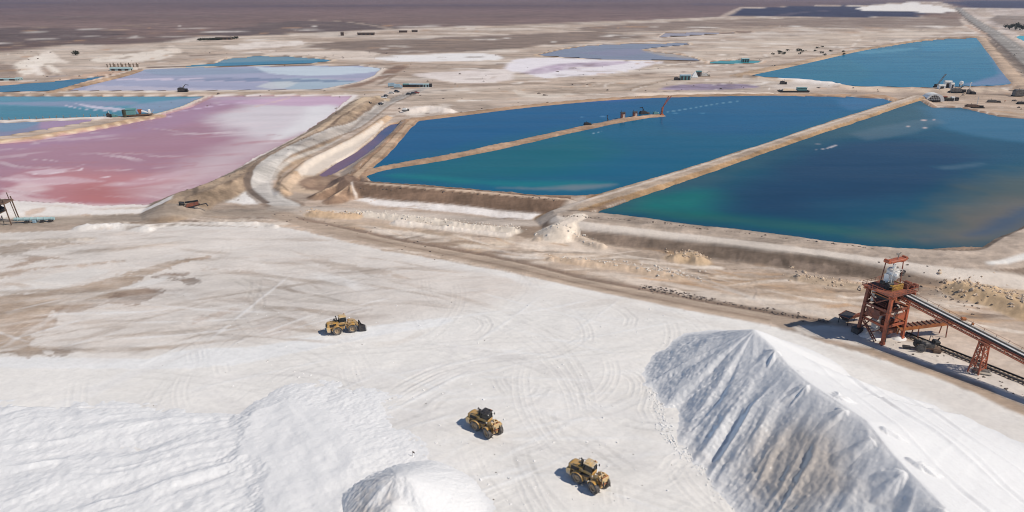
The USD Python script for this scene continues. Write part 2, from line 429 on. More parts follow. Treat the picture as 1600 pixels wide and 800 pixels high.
paint([(1555, 24), (1700, 26), (1700, 47), (1575, 47), (1545, 34)], lin(122, 108, 100), 6, 5, 40, 0.8, streak=0.3)

# pale workings in the far left
for P, c, o in (
    ([(-60, 85), (60, 80), (150, 76), (260, 70), (320, 62), (420, 58), (470, 64), (420, 72), (330, 80), (200, 98), (80, 104), (-60, 118)], (196, 180, 165), 0.7),
    ([(20, 104), (40, 92), (70, 84), (84, 86), (92, 96), (72, 100), (62, 110), (48, 116), (30, 116)], (236, 226, 214), 0.95),
    ([(62, 82), (80, 80), (96, 92), (108, 98), (90, 97)], (230, 218, 206), 0.9),
    ([(140, 92), (200, 84), (250, 78), (275, 82), (255, 92), (205, 97), (150, 97)], (230, 220, 208), 0.85),
    ([(255, 74), (270, 71), (285, 80), (272, 83)], (228, 214, 200), 0.9),
    ([(345, 72), (400, 66), (470, 64), (470, 70), (400, 76), (360, 77)], (228, 218, 210), 0.85),
    ([(-60, 100), (12, 100), (24, 110), (24, 121), (-60, 124)], (150, 132, 120), 0.95),
    ([(410, 82), (500, 80), (590, 82), (580, 88), (540, 93), (470, 86), (420, 86)], (226, 212, 200), 0.7),
    ([(0, 127), (40, 128), (100, 122), (160, 112), (205, 110), (180, 116), (90, 124), (0, 132)], (205, 170, 145), 0.8)):
    paint(P, lin(*c), 3, 3, 12, o, streak=0.25)
for P, c in (([(60, 104), (68, 110), (74, 117)], (170, 150, 135)), ([(52, 102), (58, 110), (64, 117)], (240, 230, 220)), ([(75, 102), (84, 108), (92, 114)], (238, 228, 216)),
             ([(130, 94), (180, 92), (200, 90)], (150, 130, 115)), ([(330, 62), (370, 60.5)], (90, 80, 75)), ([(300, 87), (345, 85), (360, 84)], (130, 112, 100)),
             ([(190, 90), (215, 87), (240, 86)], (165, 148, 132)), ([(80, 119), (98, 118)], (120, 115, 125)), ([(0, 92), (70, 80)], (200, 185, 170))):
    stroke(P, lin(*c), 7, 3, 2, 12, 0.8)
# white pans in the middle distance
paint([(580, 92), (600, 88), (650, 85), (740, 83), (776, 86), (782, 92), (740, 95), (640, 97)], lin(228, 224, 222), 4, 3, 40, 1.0, reg='salt_pan')
paint([(640, 116), (700, 112), (790, 108), (800, 124), (740, 130), (690, 126)], lin(226, 216, 212), 4, 4, 12, 0.9, streak=0.2)
paint([(786, 108), (796, 98), (815, 92), (870, 90), (960, 94), (1032, 97), (1020, 101), (980, 112), (900, 119), (850, 122), (815, 114)], lin(226, 220, 224), 4, 3, 12, 1.0, reg='salt_pan')
paint([(812, 114), (850, 104), (900, 98), (980, 97), (960, 102), (880, 110), (840, 116)], lin(178, 158, 178), 5, 3, 12, 0.85, streak=0.3)
paint([(1030, 140), (1045, 134), (1100, 131), (1170, 132), (1180, 137), (1100, 141)], lin(150, 136, 160), 3, 2, 12, 0.9)
paint([(640, 150), (720, 140), (900, 128), (1000, 122), (1060, 126), (1020, 140), (880, 150), (720, 160), (650, 168)], lin(196, 178, 160), 4, 4, 12, 0.5, streak=0.4)
paint([(625, 172), (650, 166), (700, 166), (690, 174), (640, 182)], lin(226, 216, 206), 2, 2, 4, 0.8, streak=0.3)
paint([(800, 140), (840, 145), (900, 146), (880, 152), (820, 152)], lin(222, 212, 200), 2, 2, 12, 0.7, streak=0.3)
paint([(1200, 60), (1330, 50), (1470, 46), (1440, 58), (1340, 72), (1240, 88), (1160, 100), (1080, 92), (1100, 72)], lin(206, 190, 174), 6, 6, 40, 0.7, streak=0.3)
for P, c, w in (([(1180, 92), (1215, 88), (1245, 88)], (128, 110, 96), 6), ([(1258, 81), (1290, 80), (1310, 77)], (120, 102, 90), 5), ([(1285, 74), (1310, 73)], (90, 76, 68), 4),
                ([(1330, 74), (1345, 60)], (222, 210, 198), 4), ([(1336, 66), (1420, 62)], (150, 132, 116), 3), ([(1180, 77), (1240, 77)], (160, 140, 124), 3),
                ([(1040, 102), (1100, 96), (1150, 90), (1200, 86)], (222, 208, 194), 8), ([(960, 113), (1010, 108), (1060, 100)], (220, 206, 190), 5),
                ([(850, 128), (960, 120), (1020, 116)], (168, 148, 130), 4), ([(980, 140), (1020, 130), (1060, 122)], (160, 138, 118), 6)):
    stroke(P, lin(*c), w, 2, 1.5, 12, 0.8, streak=0.3)
stroke([(626, 104), (612, 112), (590, 122), (565, 130), (545, 136)], lin(132, 106, 90), 16, 3, 2, 12, 0.85)
stroke([(500, 99), (560, 98), (620, 100), (640, 102)], lin(168, 138, 114), 8, 3, 2, 12, 0.7)
stroke([(588, 134), (604, 125), (618, 117)], lin(140, 120, 104), 4, 1.5, 1, 4, 0.8)
stroke([(640, 102), (700, 108), (780, 106)], lin(176, 154, 136), 6, 2, 2, 12, 0.6)

# earth between the road and the ponds, foreground strip
paint([(400, 335), (560, 330), (800, 352), (900, 372), (1200, 420), (1420, 450), (1700, 470), (1700, 640), (1480, 572), (1200, 490), (900, 432), (700, 388), (500, 350)], lin(190, 171, 154), 3, 2, 12, 0.85)
for P, c, o in (
    ([(500, 345), (600, 350), (700, 366), (760, 384), (680, 380), (560, 358)], (190, 168, 146), 0.7),
    ([(560, 352), (640, 362), (720, 376), (640, 374), (580, 362)], (218, 206, 194), 0.8),
    ([(620, 362), (720, 382), (800, 396), (770, 402), (690, 386)], (160, 140, 124), 0.8),
    ([(712, 380), (760, 378), (800, 372), (790, 388), (740, 393)], (214, 196, 176), 0.85),
    ([(800, 388), (830, 372), (870, 362), (900, 372), (960, 392), (920, 402), (830, 402)], (222, 206, 190), 0.8),
    ([(905, 366), (980, 374), (1080, 388), (1200, 405), (1300, 412), (1420, 432), (1420, 444), (1300, 428), (1160, 412), (1060, 400), (960, 384)], (142, 126, 112), 0.9),
    ([(800, 366), (815, 352), (850, 348), (872, 352), (860, 368), (835, 374)], (134, 115, 98), 0.9),
    ([(830, 402), (900, 396), (1000, 406), (1100, 424), (1200, 436), (1180, 452), (1060, 440), (950, 422)], (196, 172, 148), 0.6),
    ([(900, 420), (1000, 432), (1100, 452), (1200, 464), (1300, 480), (1300, 498), (1180, 480), (1040, 458)], (216, 202, 188), 0.8),
    ([(1040, 392), (1070, 390), (1100, 402), (1080, 410), (1050, 404)], (200, 168, 132), 0.8),
    ([(1200, 440), (1330, 450), (1340, 470), (1240, 470)], (190, 166, 142), 0.6),
    ([(1420, 430), (1490, 436), (1540, 446), (1520, 470), (1470, 462), (1420, 446)], (136, 122, 110), 0.85),
    ([(1480, 490), (1530, 472), (1550, 490), (1520, 510)], (176, 150, 128), 0.7),
    ([(1540, 440), (1600, 440), (1680, 450), (1680, 500), (1600, 500), (1550, 480)], (194, 168, 136), 0.7),
    ([(1420, 470), (1480, 465), (1500, 480), (1450, 500)], (206, 186, 166), 0.7),
    ([(420, 318), (480, 330), (600, 328), (700, 338), (820, 348), (900, 344), (900, 350), (820, 354), (700, 346), (600, 336), (470, 342)], (188, 174, 162), 0.85),
    ([(330, 312), (360, 300), (396, 285), (410, 300), (418, 315), (380, 320)], (226, 222, 218), 0.95),
    ([(555, 313), (600, 305), (700, 313), (800, 321), (866, 326), (850, 335), (820, 343), (700, 331), (600, 322)], (232, 226, 222), 1.0),
    ([(-100, 318), (0, 318), (70, 324), (150, 328), (240, 326), (275, 318), (250, 330), (180, 336), (60, 342), (-100, 352)], (224, 218, 212), 0.9),
    ([(30, 330), (68, 324), (66, 330), (40, 337)], (204, 178, 158), 0.8)):
    paint(P, lin(*c), 1.2, 1.2, 4, o, streak=0.2)

# scrapes, tracks and spill all over the works
rs = random.Random(77)
for n in range(900):
    px, py = rs.uniform(-60, 1660), 40 + 310 * rs.random() ** 1.5
    s_ = 0.0125 * (py + 15)
    deep = 1066.7 / s_ / (py + 15)
    L = rs.uniform(14, 90) / s_
    c = at(px, py)[:2]
    g = rs.gauss(0.05, 0.25) if rs.random() < 0.75 else rs.gauss(0.9, 0.5)
    bend = rs.gauss(0, 0.12) * L
    q = [(c[0] - L / 2 * math.cos(g), c[1] - L / 2 * math.sin(g)), (c[0] - bend * math.sin(g), c[1] + bend * math.cos(g)), (c[0] + L / 2 * math.cos(g), c[1] + L / 2 * math.sin(g))]
    v = rs.random() + 0.08 * (px < 700)
    col = lin(232, 224, 216) if v < 0.36 else lin(164, 142, 124) if v < 0.68 else lin(128, 110, 98) if v < 0.85 else lin(188, 150, 118)
    wd = (rs.uniform(0.5, 2.2) if v < 0.68 else rs.uniform(0.4, 1.2)) * (deep * abs(math.cos(g)) + abs(math.sin(g)) / s_)
    stroke(q, col, wd, wd * 0.3, wd * 0.5, 40 if py < 110 else 12 if py < 220 else 4, rs.uniform(0.4, 0.9), fade=True, streak=0.35, world=True)
for n in range(260):       # thin wheel lines and dark clumps of spoil
    px, py = rs.uniform(380, 1640), 50 + 120 * rs.random()
    if 640 < px < 1440 and py > 150:
        continue
    s_ = 0.0125 * (py + 15)
    deep = 1066.7 / s_ / (py + 15)
    c = at(px, py)[:2]
    g, L = rs.gauss(0.1, 0.35), rs.uniform(6, 50) / s_
    q = [(c[0] - L * math.cos(g), c[1] - L * math.sin(g)), (c[0], c[1] + rs.gauss(0, 0.1) * L), (c[0] + L * math.cos(g), c[1] + L * math.sin(g))]
    if rs.random() < 0.55:
        stroke(q, lin(112, 95, 84) if rs.random() < 0.6 else lin(236, 228, 219), 0.55 * deep, 0.25 * deep, 0.3 * deep, 40, rs.uniform(0.4, 0.8), fade=True, streak=0.3, world=True)
    else:
        stroke(q[:2], lin(140, 119, 102), rs.uniform(0.8, 2.0) * deep, 0.6 * deep, 0.8 * deep, 40, rs.uniform(0.3, 0.6), fade=True, streak=0.4, world=True, rut=rs.uniform(-0.8, 0.3))
for n in range(420):       # finer marks in the strip between yard and ponds
    px = rs.uniform(0, 1640)
    py = rs.uniform(322, 350) + max(0, px - 450) * 0.11 + rs.uniform(0, 45) * min(1, px / 700)
    c = at(px, py)[:2]
    g = rs.gauss(-0.25, 0.3)
    L = rs.uniform(2, 14)
    q = [(c[0] - L * math.cos(g), c[1] - L * math.sin(g)), (c[0], c[1] + rs.gauss(0, 0.5)), (c[0] + L * math.cos(g), c[1] + L * math.sin(g))]
    v = rs.random()
    stroke(q, lin(228, 216, 203) if v < 0.4 else lin(166, 144, 124) if v < 0.75 else lin(190, 156, 124) if v < 0.9 else lin(120, 103, 90), rs.uniform(0.4, 2.2), 0.4, 0.7, 4, rs.uniform(0.4, 0.85), fade=True, streak=0.4, world=True, rut=rs.uniform(-0.15, 0.15))
# the ponds
BANK = lin(152, 127, 107)
LAKE = [(562, 263), (600, 232), (642, 188), (700, 181), (850, 164), (1000, 153), (1190, 149), (1300, 151), (1380, 154), (1398, 160), (1300, 194), (1200, 224), (1100, 255), (1000, 286),
        (940, 303), (905, 306), (840, 305), (740, 296), (640, 288), (580, 284)]
pond('pond', LAKE, 2.2, 0.8, 2.6, 0.5, 0.5, 0.7, 'lake', BANK, 'deep blue salt pond split by a narrow spit of earth', bed=MUD)
PONDC = [(926, 334), (1000, 308), (1100, 273), (1200, 237), (1310, 199), (1437, 157), (1455, 168), (1500, 168), (1530, 175), (1560, 182), (1600, 186), (1800, 195), (2000, 230), (1800, 262), (1600, 353),
         (1556, 388), (1500, 386), (1450, 390), (1380, 388), (1300, 380), (1200, 367), (1100, 355), (1000, 343)]
pond('pond', PONDC, 2.2, 0.8, 3.5, 0.5, 0.5, 0.8, 'pondc', BANK, 'dark teal salt pond nearest on the right, in front of the red plant', bed=MUD)
POND_D = [(1168, 117), (1250, 99), (1350, 78), (1440, 64), (1490, 59.5), (1527, 59), (1545, 80), (1570, 106), (1588, 130), (1560, 134), (1480, 136), (1450, 137), (1400, 136), (1340, 135), (1310, 132), (1270, 125), (1200, 121)]
pond('pond', POND_D, 1.2, 0.7, 8, 0.3, 0.3, 1.5, 'pondd', BANK, 'turquoise pond beside the far end of the highway', bed=MUD)
PINK = [(-200, 226), (0, 222), (80, 212), (160, 199), (235, 185), (250, 180), (290, 168), (330, 151), (420, 150), (552, 150), (525, 170), (515, 190), (480, 206), (400, 246), (330, 286), (270, 306), (230, 320), (150, 322),
        (70, 316), (0, 310), (-200, 300)]
pond('pond', PINK, -0.3, 0.3, 4, 0.06, 0.2, 1.8, 'pink', lin(226, 218, 215), 'pink brine pond with white salt along its near edge', bed=lin(190, 150, 155))
pond('pond', [(-300, 152), (0, 150.5), (320, 150.5), (285, 166), (245, 177), (200, 181), (170, 182), (100, 184), (0, 187.5), (-300, 196)], 0.0, 0.4, 4, 0.1, 0.2, 1.0, 'leftblue', lin(210, 190, 175), 'blue and lilac pond behind the fence of posts at the left', bed=MUD)
pond('pond', [(-300, 200), (0, 191), (100, 187), (160, 185), (120, 193), (60, 203), (0, 213), (-300, 222)], 0.0, 0.4, 2, 0.1, 0.2, 0.8, 'wedge', lin(205, 180, 155), 'narrow blue to pink wedge of water between two banks', bed=MUD)
pond('pond', [(85, 141.5), (130, 131), (180, 119), (215, 108.5), (330, 104.5), (470, 102.5), (560, 102.5), (596, 106.5), (585, 118), (560, 128), (500, 139.5), (300, 141.5)], 0.0, 0.4, 5, 0.15, 0.2, 1.5, 'lilac', lin(214, 200, 188), 'lilac and pale blue evaporation pond in the far left', bed=MUD)
pond('pond', [(-300, 146), (-300, 138), (0, 134), (60, 129), (130, 122.5), (168, 117.5), (180, 115), (150, 123), (82, 142), (0, 144)], 0.0, 0.4, 4, 0.15, 0.2, 1.5, 'deep', lin(212, 180, 156), 'small dark blue pond at the far left edge', bed=MUD)
pond('pond', [(205, 106.5), (260, 104), (310, 101), (338, 99), (352, 92), (400, 87.5), (450, 88), (505, 92), (522, 95), (480, 99.5), (400, 102), (300, 104.5)], 0.0, 0.4, 5, 0.15, 0.2, 1.5, 'strip', lin(214, 192, 168), 'long blue strip of water below the far desert on the left', bed=MUD)
pond('pond', [(838, 86.5), (880, 77), (920, 71), (960, 68.5), (1075, 67), (1078, 70), (1020, 75), (1000, 78), (1050, 84), (1085, 90), (1095, 95), (1040, 94.5), (940, 93)], 0.0, 0.4, 5, 0.15, 0.2, 2.0, 'greyblue', lin(206, 180, 152), 'shallow grey blue pond in the middle distance', bed=MUD)
pond('pond', [(1110, 96), (1150, 94), (1190, 95), (1186, 98.5), (1140, 100), (1108, 99.5)], 0.0, 0.4, 5, 0.15, 0.2, 1.0, 'teal', lin(196, 168, 144), 'small teal pool beside the far teal building', bed=MUD)
pond('pond', [(1584, 57), (1600, 55), (1700, 60), (1700, 76), (1604, 66)], 0.0, 0.4, 5, 0.15, 0.2, 1.0, 'teal2', lin(206, 190, 172), 'bright turquoise sliver of water right of the highway', bed=MUD)
pond('pond', [(498, 274), (524, 256), (556, 238), (582, 218), (600, 201), (612, 194), (626, 193), (610, 213), (584, 235), (552, 255), (522, 272), (506, 277)], -0.5, 0.5, 1.0, 0.5, 0.4, 0.4, 'purple', lin(196, 170, 145), 'purple brine channel beside the curving haul road', bed=MUD)
pond('pond', [(1040, 51), (1080, 50.5), (1160, 49.5), (1190, 49), (1120, 53), (1060, 57), (1030, 58)], 0.0, 0.3, 5, 0.15, 0.2, 1.5, 'mauve', lin(190, 168, 150), 'faint mauve pool far behind the ponds', bed=MUD)

# banks, causeways and heaps of earth
DK, DKT = lin(158, 130, 107), lin(206, 182, 158)
dike([(538, 276), (600, 260), (700, 243), (800, 222.5), (900, 200.5), (985, 184), (1030, 178.5)], 3.0, 2.2, 0.42, rough=0.7, warp=1.1, col=DK, top=lin(178, 150, 126))
dike([(880, 330), (912, 318), (1000, 291), (1100, 259), (1200, 226), (1300, 193), (1437, 149)], 3.3, 3.6, 0.5, col=lin(164, 134, 102), top=lin(186, 168, 151), rough=0.5, warp=0.8)
dike([(550, 280), (574, 258), (604, 230), (633, 199), (648, 184)], 3.0, 1.6, 0.5, col=DK, top=lin(198, 172, 146))
dike([(540, 276), (556, 284), (640, 291), (740, 299), (840, 308), (886, 311)], 3.4, 1.2, 0.42, col=lin(122, 100, 84), top=lin(204, 180, 158), rough=0.4)
dike([(900, 338), (1000, 351), (1100, 363), (1200, 375), (1300, 389), (1380, 398), (1460, 404), (1562, 405), (1618, 384), (1690, 336)], 3.1, 7.0, 0.5, col=lin(128, 112, 99), top=lin(188, 171, 156), rough=0.4, warp=0.8)
stroke([(870, 345), (905, 354), (1000, 366), (1100, 378), (1200, 390), (1300, 403), (1400, 417), (1480, 428), (1600, 436), (1700, 440)], lin(217, 206, 195), 5, 1, 0.5, 12, 0.9, z=2.0, reg='dirt_road')
stroke([(905, 316), (1000, 288.5), (1100, 257), (1200, 224), (1300, 191.5), (1437, 148)], lin(214, 200, 187), 1.6, 0.6, 0.2, 12, 0.8, z=3.3)
stroke([(908, 321), (1000, 293.5), (1100, 261.5), (1200, 228), (1300, 194.5), (1437, 149.5)], lin(184, 164, 146), 1.0, 0.5, 0.2, 12, 0.7, z=3.3)
stroke([(1548, 420), (1570, 417), (1600, 408), (1640, 396)], lin(232, 228, 222), 3, 1, 0.5, 4, 0.9, z=1.5)
dike([(272, 318), (292, 303), (330, 290), (400, 259), (450, 231), (500, 203), (522, 188), (545, 172), (575, 152)], 3.2, 3.8, 0.4, col=lin(158, 137, 116), top=lin(172, 151, 130), rough=0.9, warp=1.2)
for P, c in (([(290, 312), (340, 293), (400, 266), (450, 240)], (124, 106, 92)), ([(470, 222), (510, 203), (530, 186), (556, 170)], (128, 106, 88)), ([(330, 284), (400, 252), (450, 226), (490, 206)], (206, 190, 172)), ([(500, 206), (520, 190), (540, 178), (560, 164), (580, 156)], (206, 182, 154)),
             ([(352, 290), (362, 284)], (92, 78, 68)), ([(376, 274), (384, 272)], (96, 82, 70)), ([(305, 296), (306, 306)], (80, 68, 60)), ([(520, 196), (532, 184), (545, 176)], (110, 90, 74)), ([(556, 178), (575, 168), (590, 160)], (116, 94, 78))):
    stroke(P, lin(*c), 1.8, 0.6, 0.8, 4, 0.75, z=2.6, streak=0.3)
stroke([(300, 305), (350, 285), (400, 263), (450, 236), (500, 208)], lin(160, 140, 120), 2.0, 1.0, 0.8, 4, 0.6, z=3.2, streak=0.5)
dike([(440, 298), (440, 288), (462, 266), (482, 250), (520, 231), (560, 210), (590, 190), (604, 180)], 1.5, 0.8, 0.5, col=lin(196, 168, 140))
paint([(464, 270), (484, 253), (522, 234), (562, 214), (588, 197), (600, 192), (592, 204), (566, 226), (547, 243), (520, 257), (488, 275), (472, 278)], lin(222, 209, 195), 1.2, 1, 4, 0.95)
paint([(435, 298), (450, 280), (480, 274), (505, 278), (520, 290), (500, 302), (460, 300)], lin(200, 176, 152), 1.5, 1, 4, 0.9)
paint([(466, 284), (485, 276), (520, 273), (545, 284), (570, 292), (566, 303), (530, 312), (495, 312), (498, 298), (475, 296)], lin(132, 108, 92), 1.2, 1, 4, 0.95, streak=0.2)
for P, z, hw in (([(496, 302), (520, 291), (528, 287)], 1.8, 0.7), ([(524, 305), (545, 291), (549, 298)], 2.4, 0.5)):
    dike(P, z, hw, 0.55, col=lin(146, 120, 100), top=lin(206, 176, 146), rough=0.5)
stroke([(550, 290), (552, 296), (556, 302)], lin(222, 208, 196), 1.2, 0.5, 0.4, 4, 0.9, z=2)
H[:] = np.where(H > 12, 12, H)
# pit by the purple channel
i, d = area(line([(470, 290), (490, 280), (520, 280), (535, 290), (500, 298)]), 5)
H[i] -= step(1, -4, d) * 1.4
# pale bank and low walls at the pond's junction
stroke([(575, 262), (640, 250), (700, 238), (800, 216), (900, 196), (1000, 180)], lin(214, 188, 160), 1.0, 0.6, 0.4, 4, 0.6, z=3)
dike([(872, 352), (890, 345), (905, 337)], 3.4, 1.8, 0.6, col=lin(222, 208, 192))
paint([(872, 350), (890, 340), (912, 335), (916, 340), (895, 348), (880, 356)], lin(224, 210, 196), 0.8, 0.8, 4, 0.8, z=3)
# causeways among the left ponds
CW = lin(186, 156, 128)
for P, z, hw, c in (([(-300, 147), (0, 146), (140, 145.8), (300, 145), (480, 143), (590, 142.5)], 1.0, 3.0, lin(176, 156, 138)), ([(-300, 227), (0, 218), (80, 208), (160, 195), (215, 184), (246, 179.5)], 0.9, 2.2, CW),
                    ([(-300, 199), (0, 189), (100, 185.3), (165, 182.5)], 0.7, 1.4, lin(222, 212, 206)), ([(80, 142.5), (140, 129), (190, 117), (214, 109)], 0.9, 3, CW),
                    ([(640, 186), (700, 179), (850, 161.5), (1000, 150.5), (1190, 146.5), (1380, 148)], 3.0, 2.5, lin(176, 146, 120)), ([(1000, 146), (1100, 144.5), (1200, 145)], 1.5, 4, lin(224, 206, 190)),
                    ([(1160, 115.5), (1250, 97), (1350, 76), (1440, 62), (1490, 57.5), (1530, 56)], 2.0, 5, lin(186, 160, 134)), ([(1532, 57), (1555, 84), (1592, 126), (1640, 160)], 2.2, 3.5, lin(190, 166, 144)),
                    ([(1190, 121), (1240, 124), (1290, 127), (1340, 136), (1450, 140), (1560, 138)], 1.6, 3, lin(206, 186, 166))):
    dike(P, z, hw, 0.35, col=c, warp=1.5 if z < 2 else 0.7)
stroke([(120, 205), (180, 194), (244, 181)], lin(226, 196, 160), 1.6, 0.8, 0.5, 4, 0.8)
stroke([(0, 223), (80, 212.5), (160, 200), (240, 185)], lin(236, 214, 184), 1.6, 0.8, 0.6, 4, 0.8)
paint([(1200, 134), (1270, 126), (1300, 128), (1330, 133), (1290, 137), (1230, 140)], lin(222, 212, 204), 3, 3, 12, 0.5)
paint([(1215, 124.5), (1260, 124), (1300, 128.5), (1320, 134), (1290, 134), (1250, 129)], lin(236, 228, 222), 2, 2, 12, 0.9)
paint([(1440, 150), (1500, 146), (1600, 150), (1700, 150), (1700, 182), (1600, 184), (1560, 180), (1530, 172), (1500, 165), (1455, 164)], lin(188, 166, 146), 3, 2, 12, 0.85, streak=0.25)
stroke([(1450, 152), (1520, 157), (1600, 163)], lin(132, 110, 92), 4, 1.5, 1, 4, 0.6, streak=0.4)
stroke([(1540, 146), (1575, 149)], lin(120, 104, 92), 5, 2, 1, 4, 0.7)
stroke([(1555, 173), (1600, 179), (1640, 181)], lin(180, 145, 112), 6, 2, 2, 12, 0.7)
# highway with its verges
paint([(1538, 57), (1562, 72), (1625, 128), (1625, 140), (1590, 112), (1554, 78)], lin(96, 84, 76), 3, 3, 12, 0.9, streak=0.2)
paint([(1505, 30), (1525, 45), (1530, 52), (1518, 48), (1500, 32)], lin(214, 198, 184), 4, 3, 12, 0.8)
paint([(1512, 16), (1545, 30), (1600, 58), (1600, 72), (1560, 46), (1520, 24)], lin(206, 192, 184), 6, 5, 40, 0.7, streak=0.5)
stroke([(1497, 13), (1518, 30), (1548, 49), (1580, 72), (1618, 102), (1680, 150)], lin(150, 144, 138), 26, 2, 0.5, 40, 1.0, reg='highway')
stroke([(1493, 13.5), (1512, 31), (1539, 51), (1568, 75), (1602, 106), (1660, 156)], lin(104, 92, 84), 5, 1.5, 0.8, 12, 0.9)
stroke([(1499, 13), (1521, 30), (1552, 49), (1586, 72), (1626, 102)], lin(188, 182, 176), 2, 1.0, 0.5, 40, 0.7)
stroke([(1511, 40), (1528, 48), (1538, 52)], lin(190, 160, 138), 10, 3, 1, 12, 0.8)

# roads
GREY = lin(196, 188, 180)
stroke([(452, 322), (422, 311), (406, 296), (407, 280), (434, 254), (481, 230), (520, 212), (556, 196), (582, 177), (606, 161), (640, 146)], lin(128, 110, 96), 11.5, 0.6, 0.9, 4, 0.8, streak=0.3)
stroke([(452, 322), (424, 311), (408, 296), (409, 280), (436, 254), (482, 230), (520, 212), (556, 196), (582, 177), (606, 161), (640, 146), (672, 134)], lin(190, 184, 178), 7.8, 0.5, 0.5, 12, 1.0, reg='haul_road')
stroke([(470, 236), (520, 213), (562, 193), (592, 170), (612, 157), (640, 145), (660, 138)], lin(158, 148, 140), 6, 2, 0.6, 12, 0.75)
stroke([(460, 318), (430, 304), (422, 292), (428, 276), (450, 258), (490, 238), (530, 218)], lin(212, 206, 199), 2.2, 0.8, 0.5, 4, 0.6)
stroke([(392, 280), (387, 289), (392, 298), (404, 308), (416, 316)], lin(112, 98, 88), 2.6, 0.5, 0.2, 4, 0.95, rut=0.25)
stroke([(438, 276), (434, 285), (438, 293), (450, 299)], lin(140, 120, 100), 1.2, 0.5, 0.2, 4, 0.9)
stroke([(545, 206), (562, 190), (578, 172), (590, 160)], lin(110, 92, 80), 2.2, 1, 0.8, 4, 0.5, streak=0.5)
stroke([(-60, 352), (70, 345), (200, 341), (300, 335), (400, 332), (460, 341)], lin(176, 161, 147), 9, 1.5, 0.8, 12, 0.95, reg='dirt_road')
stroke([(250, 337), (330, 334), (420, 334)], lin(150, 132, 116), 3, 1.5, 0.8, 4, 0.5, streak=0.4)
stroke([(-60, 378), (0, 374), (150, 368), (300, 364), (450, 366)], lin(192, 180, 168), 4, 2, 1, 12, 0.6, streak=0.3)
stroke([(430, 325), (520, 328), (620, 333), (720, 341), (800, 348), (860, 345), (910, 322)], lin(190, 178, 167), 6, 1.5, 0.6, 12, 0.85, reg='dirt_road')
stroke([(470, 335), (480, 345), (490, 353)], lin(186, 170, 156), 4, 1.5, 0.8, 4, 0.7)

# the salt yard
paint([(-500, 372), (0, 364), (160, 358), (250, 352), (330, 350), (430, 353), (480, 363), (600, 392), (700, 408), (800, 427), (900, 448), (1000, 468), (1100, 489), (1200, 508), (1330, 547), (1480, 592), (1600, 646), (1900, 770), (2300, 1000),
       (2200, 1500), (-1500, 1500), (-900, 600)], SALT, 0.7, 0.8, 4, 1.0, reg='salt_flat', smooth=False)
paint([(1230, 520), (1330, 552), (1480, 598), (1620, 656), (1760, 720), (1800, 900), (1640, 840), (1560, 720), (1460, 630), (1320, 560)], lin(212, 206, 200), 2, 1.5, 12, 0.8, streak=0.2)
yard = (REG == 1).astype(float)
warm = np.zeros(N)
for P, o, s in (([(-500, 372), (0, 362), (300, 354), (450, 354), (700, 412), (860, 440), (760, 480), (640, 500), (560, 512), (500, 522), (400, 540), (290, 546), (230, 562), (0, 556), (-500, 560)], 0.9, 6), ([(800, 430), (1000, 470), (1000, 490), (760, 470)], 0.35, 6)):
    i, d = area(line(P), 12)
    warm[i] = np.maximum(warm[i], step(s, -s, d + 2 * NZ[12][i]) * o)
warm *= yard
A = A * (1 - warm[:, None]) + SALTG * warm[:, None]
paint([(230, 561), (300, 545), (400, 541), (500, 523), (560, 513), (620, 504), (700, 498), (690, 508), (560, 530), (420, 560), (300, 575), (0, 575), (-200, 570), (-200, 556)], lin(226, 226, 226), 0.5, 0.5, 4, 0.9)
sw = field(1.6, 41, 3, 9, 0.25) * 0.6 + field(5, 42, 3, 6, -0.15) * 0.6
sw2 = field(0.9, 43, 2, 7, 0.6)
A *= (1 + yard * (0.035 * sw + 0.02 * sw2 + 0.03 * NZ[12] + 0.02 * NZ[40]))[:, None]
k = np.clip(sw * 1.7 - 0.05, 0, 1) * 0.5 * yard * (0.16 + warm)
A = A * (1 - k[:, None]) + lin(178, 162, 150) * k[:, None]
H += yard * (0.035 * sw + 0.03 * sw2 + 0.06 * NZ[4] + 0.012 * NZ[1.2])
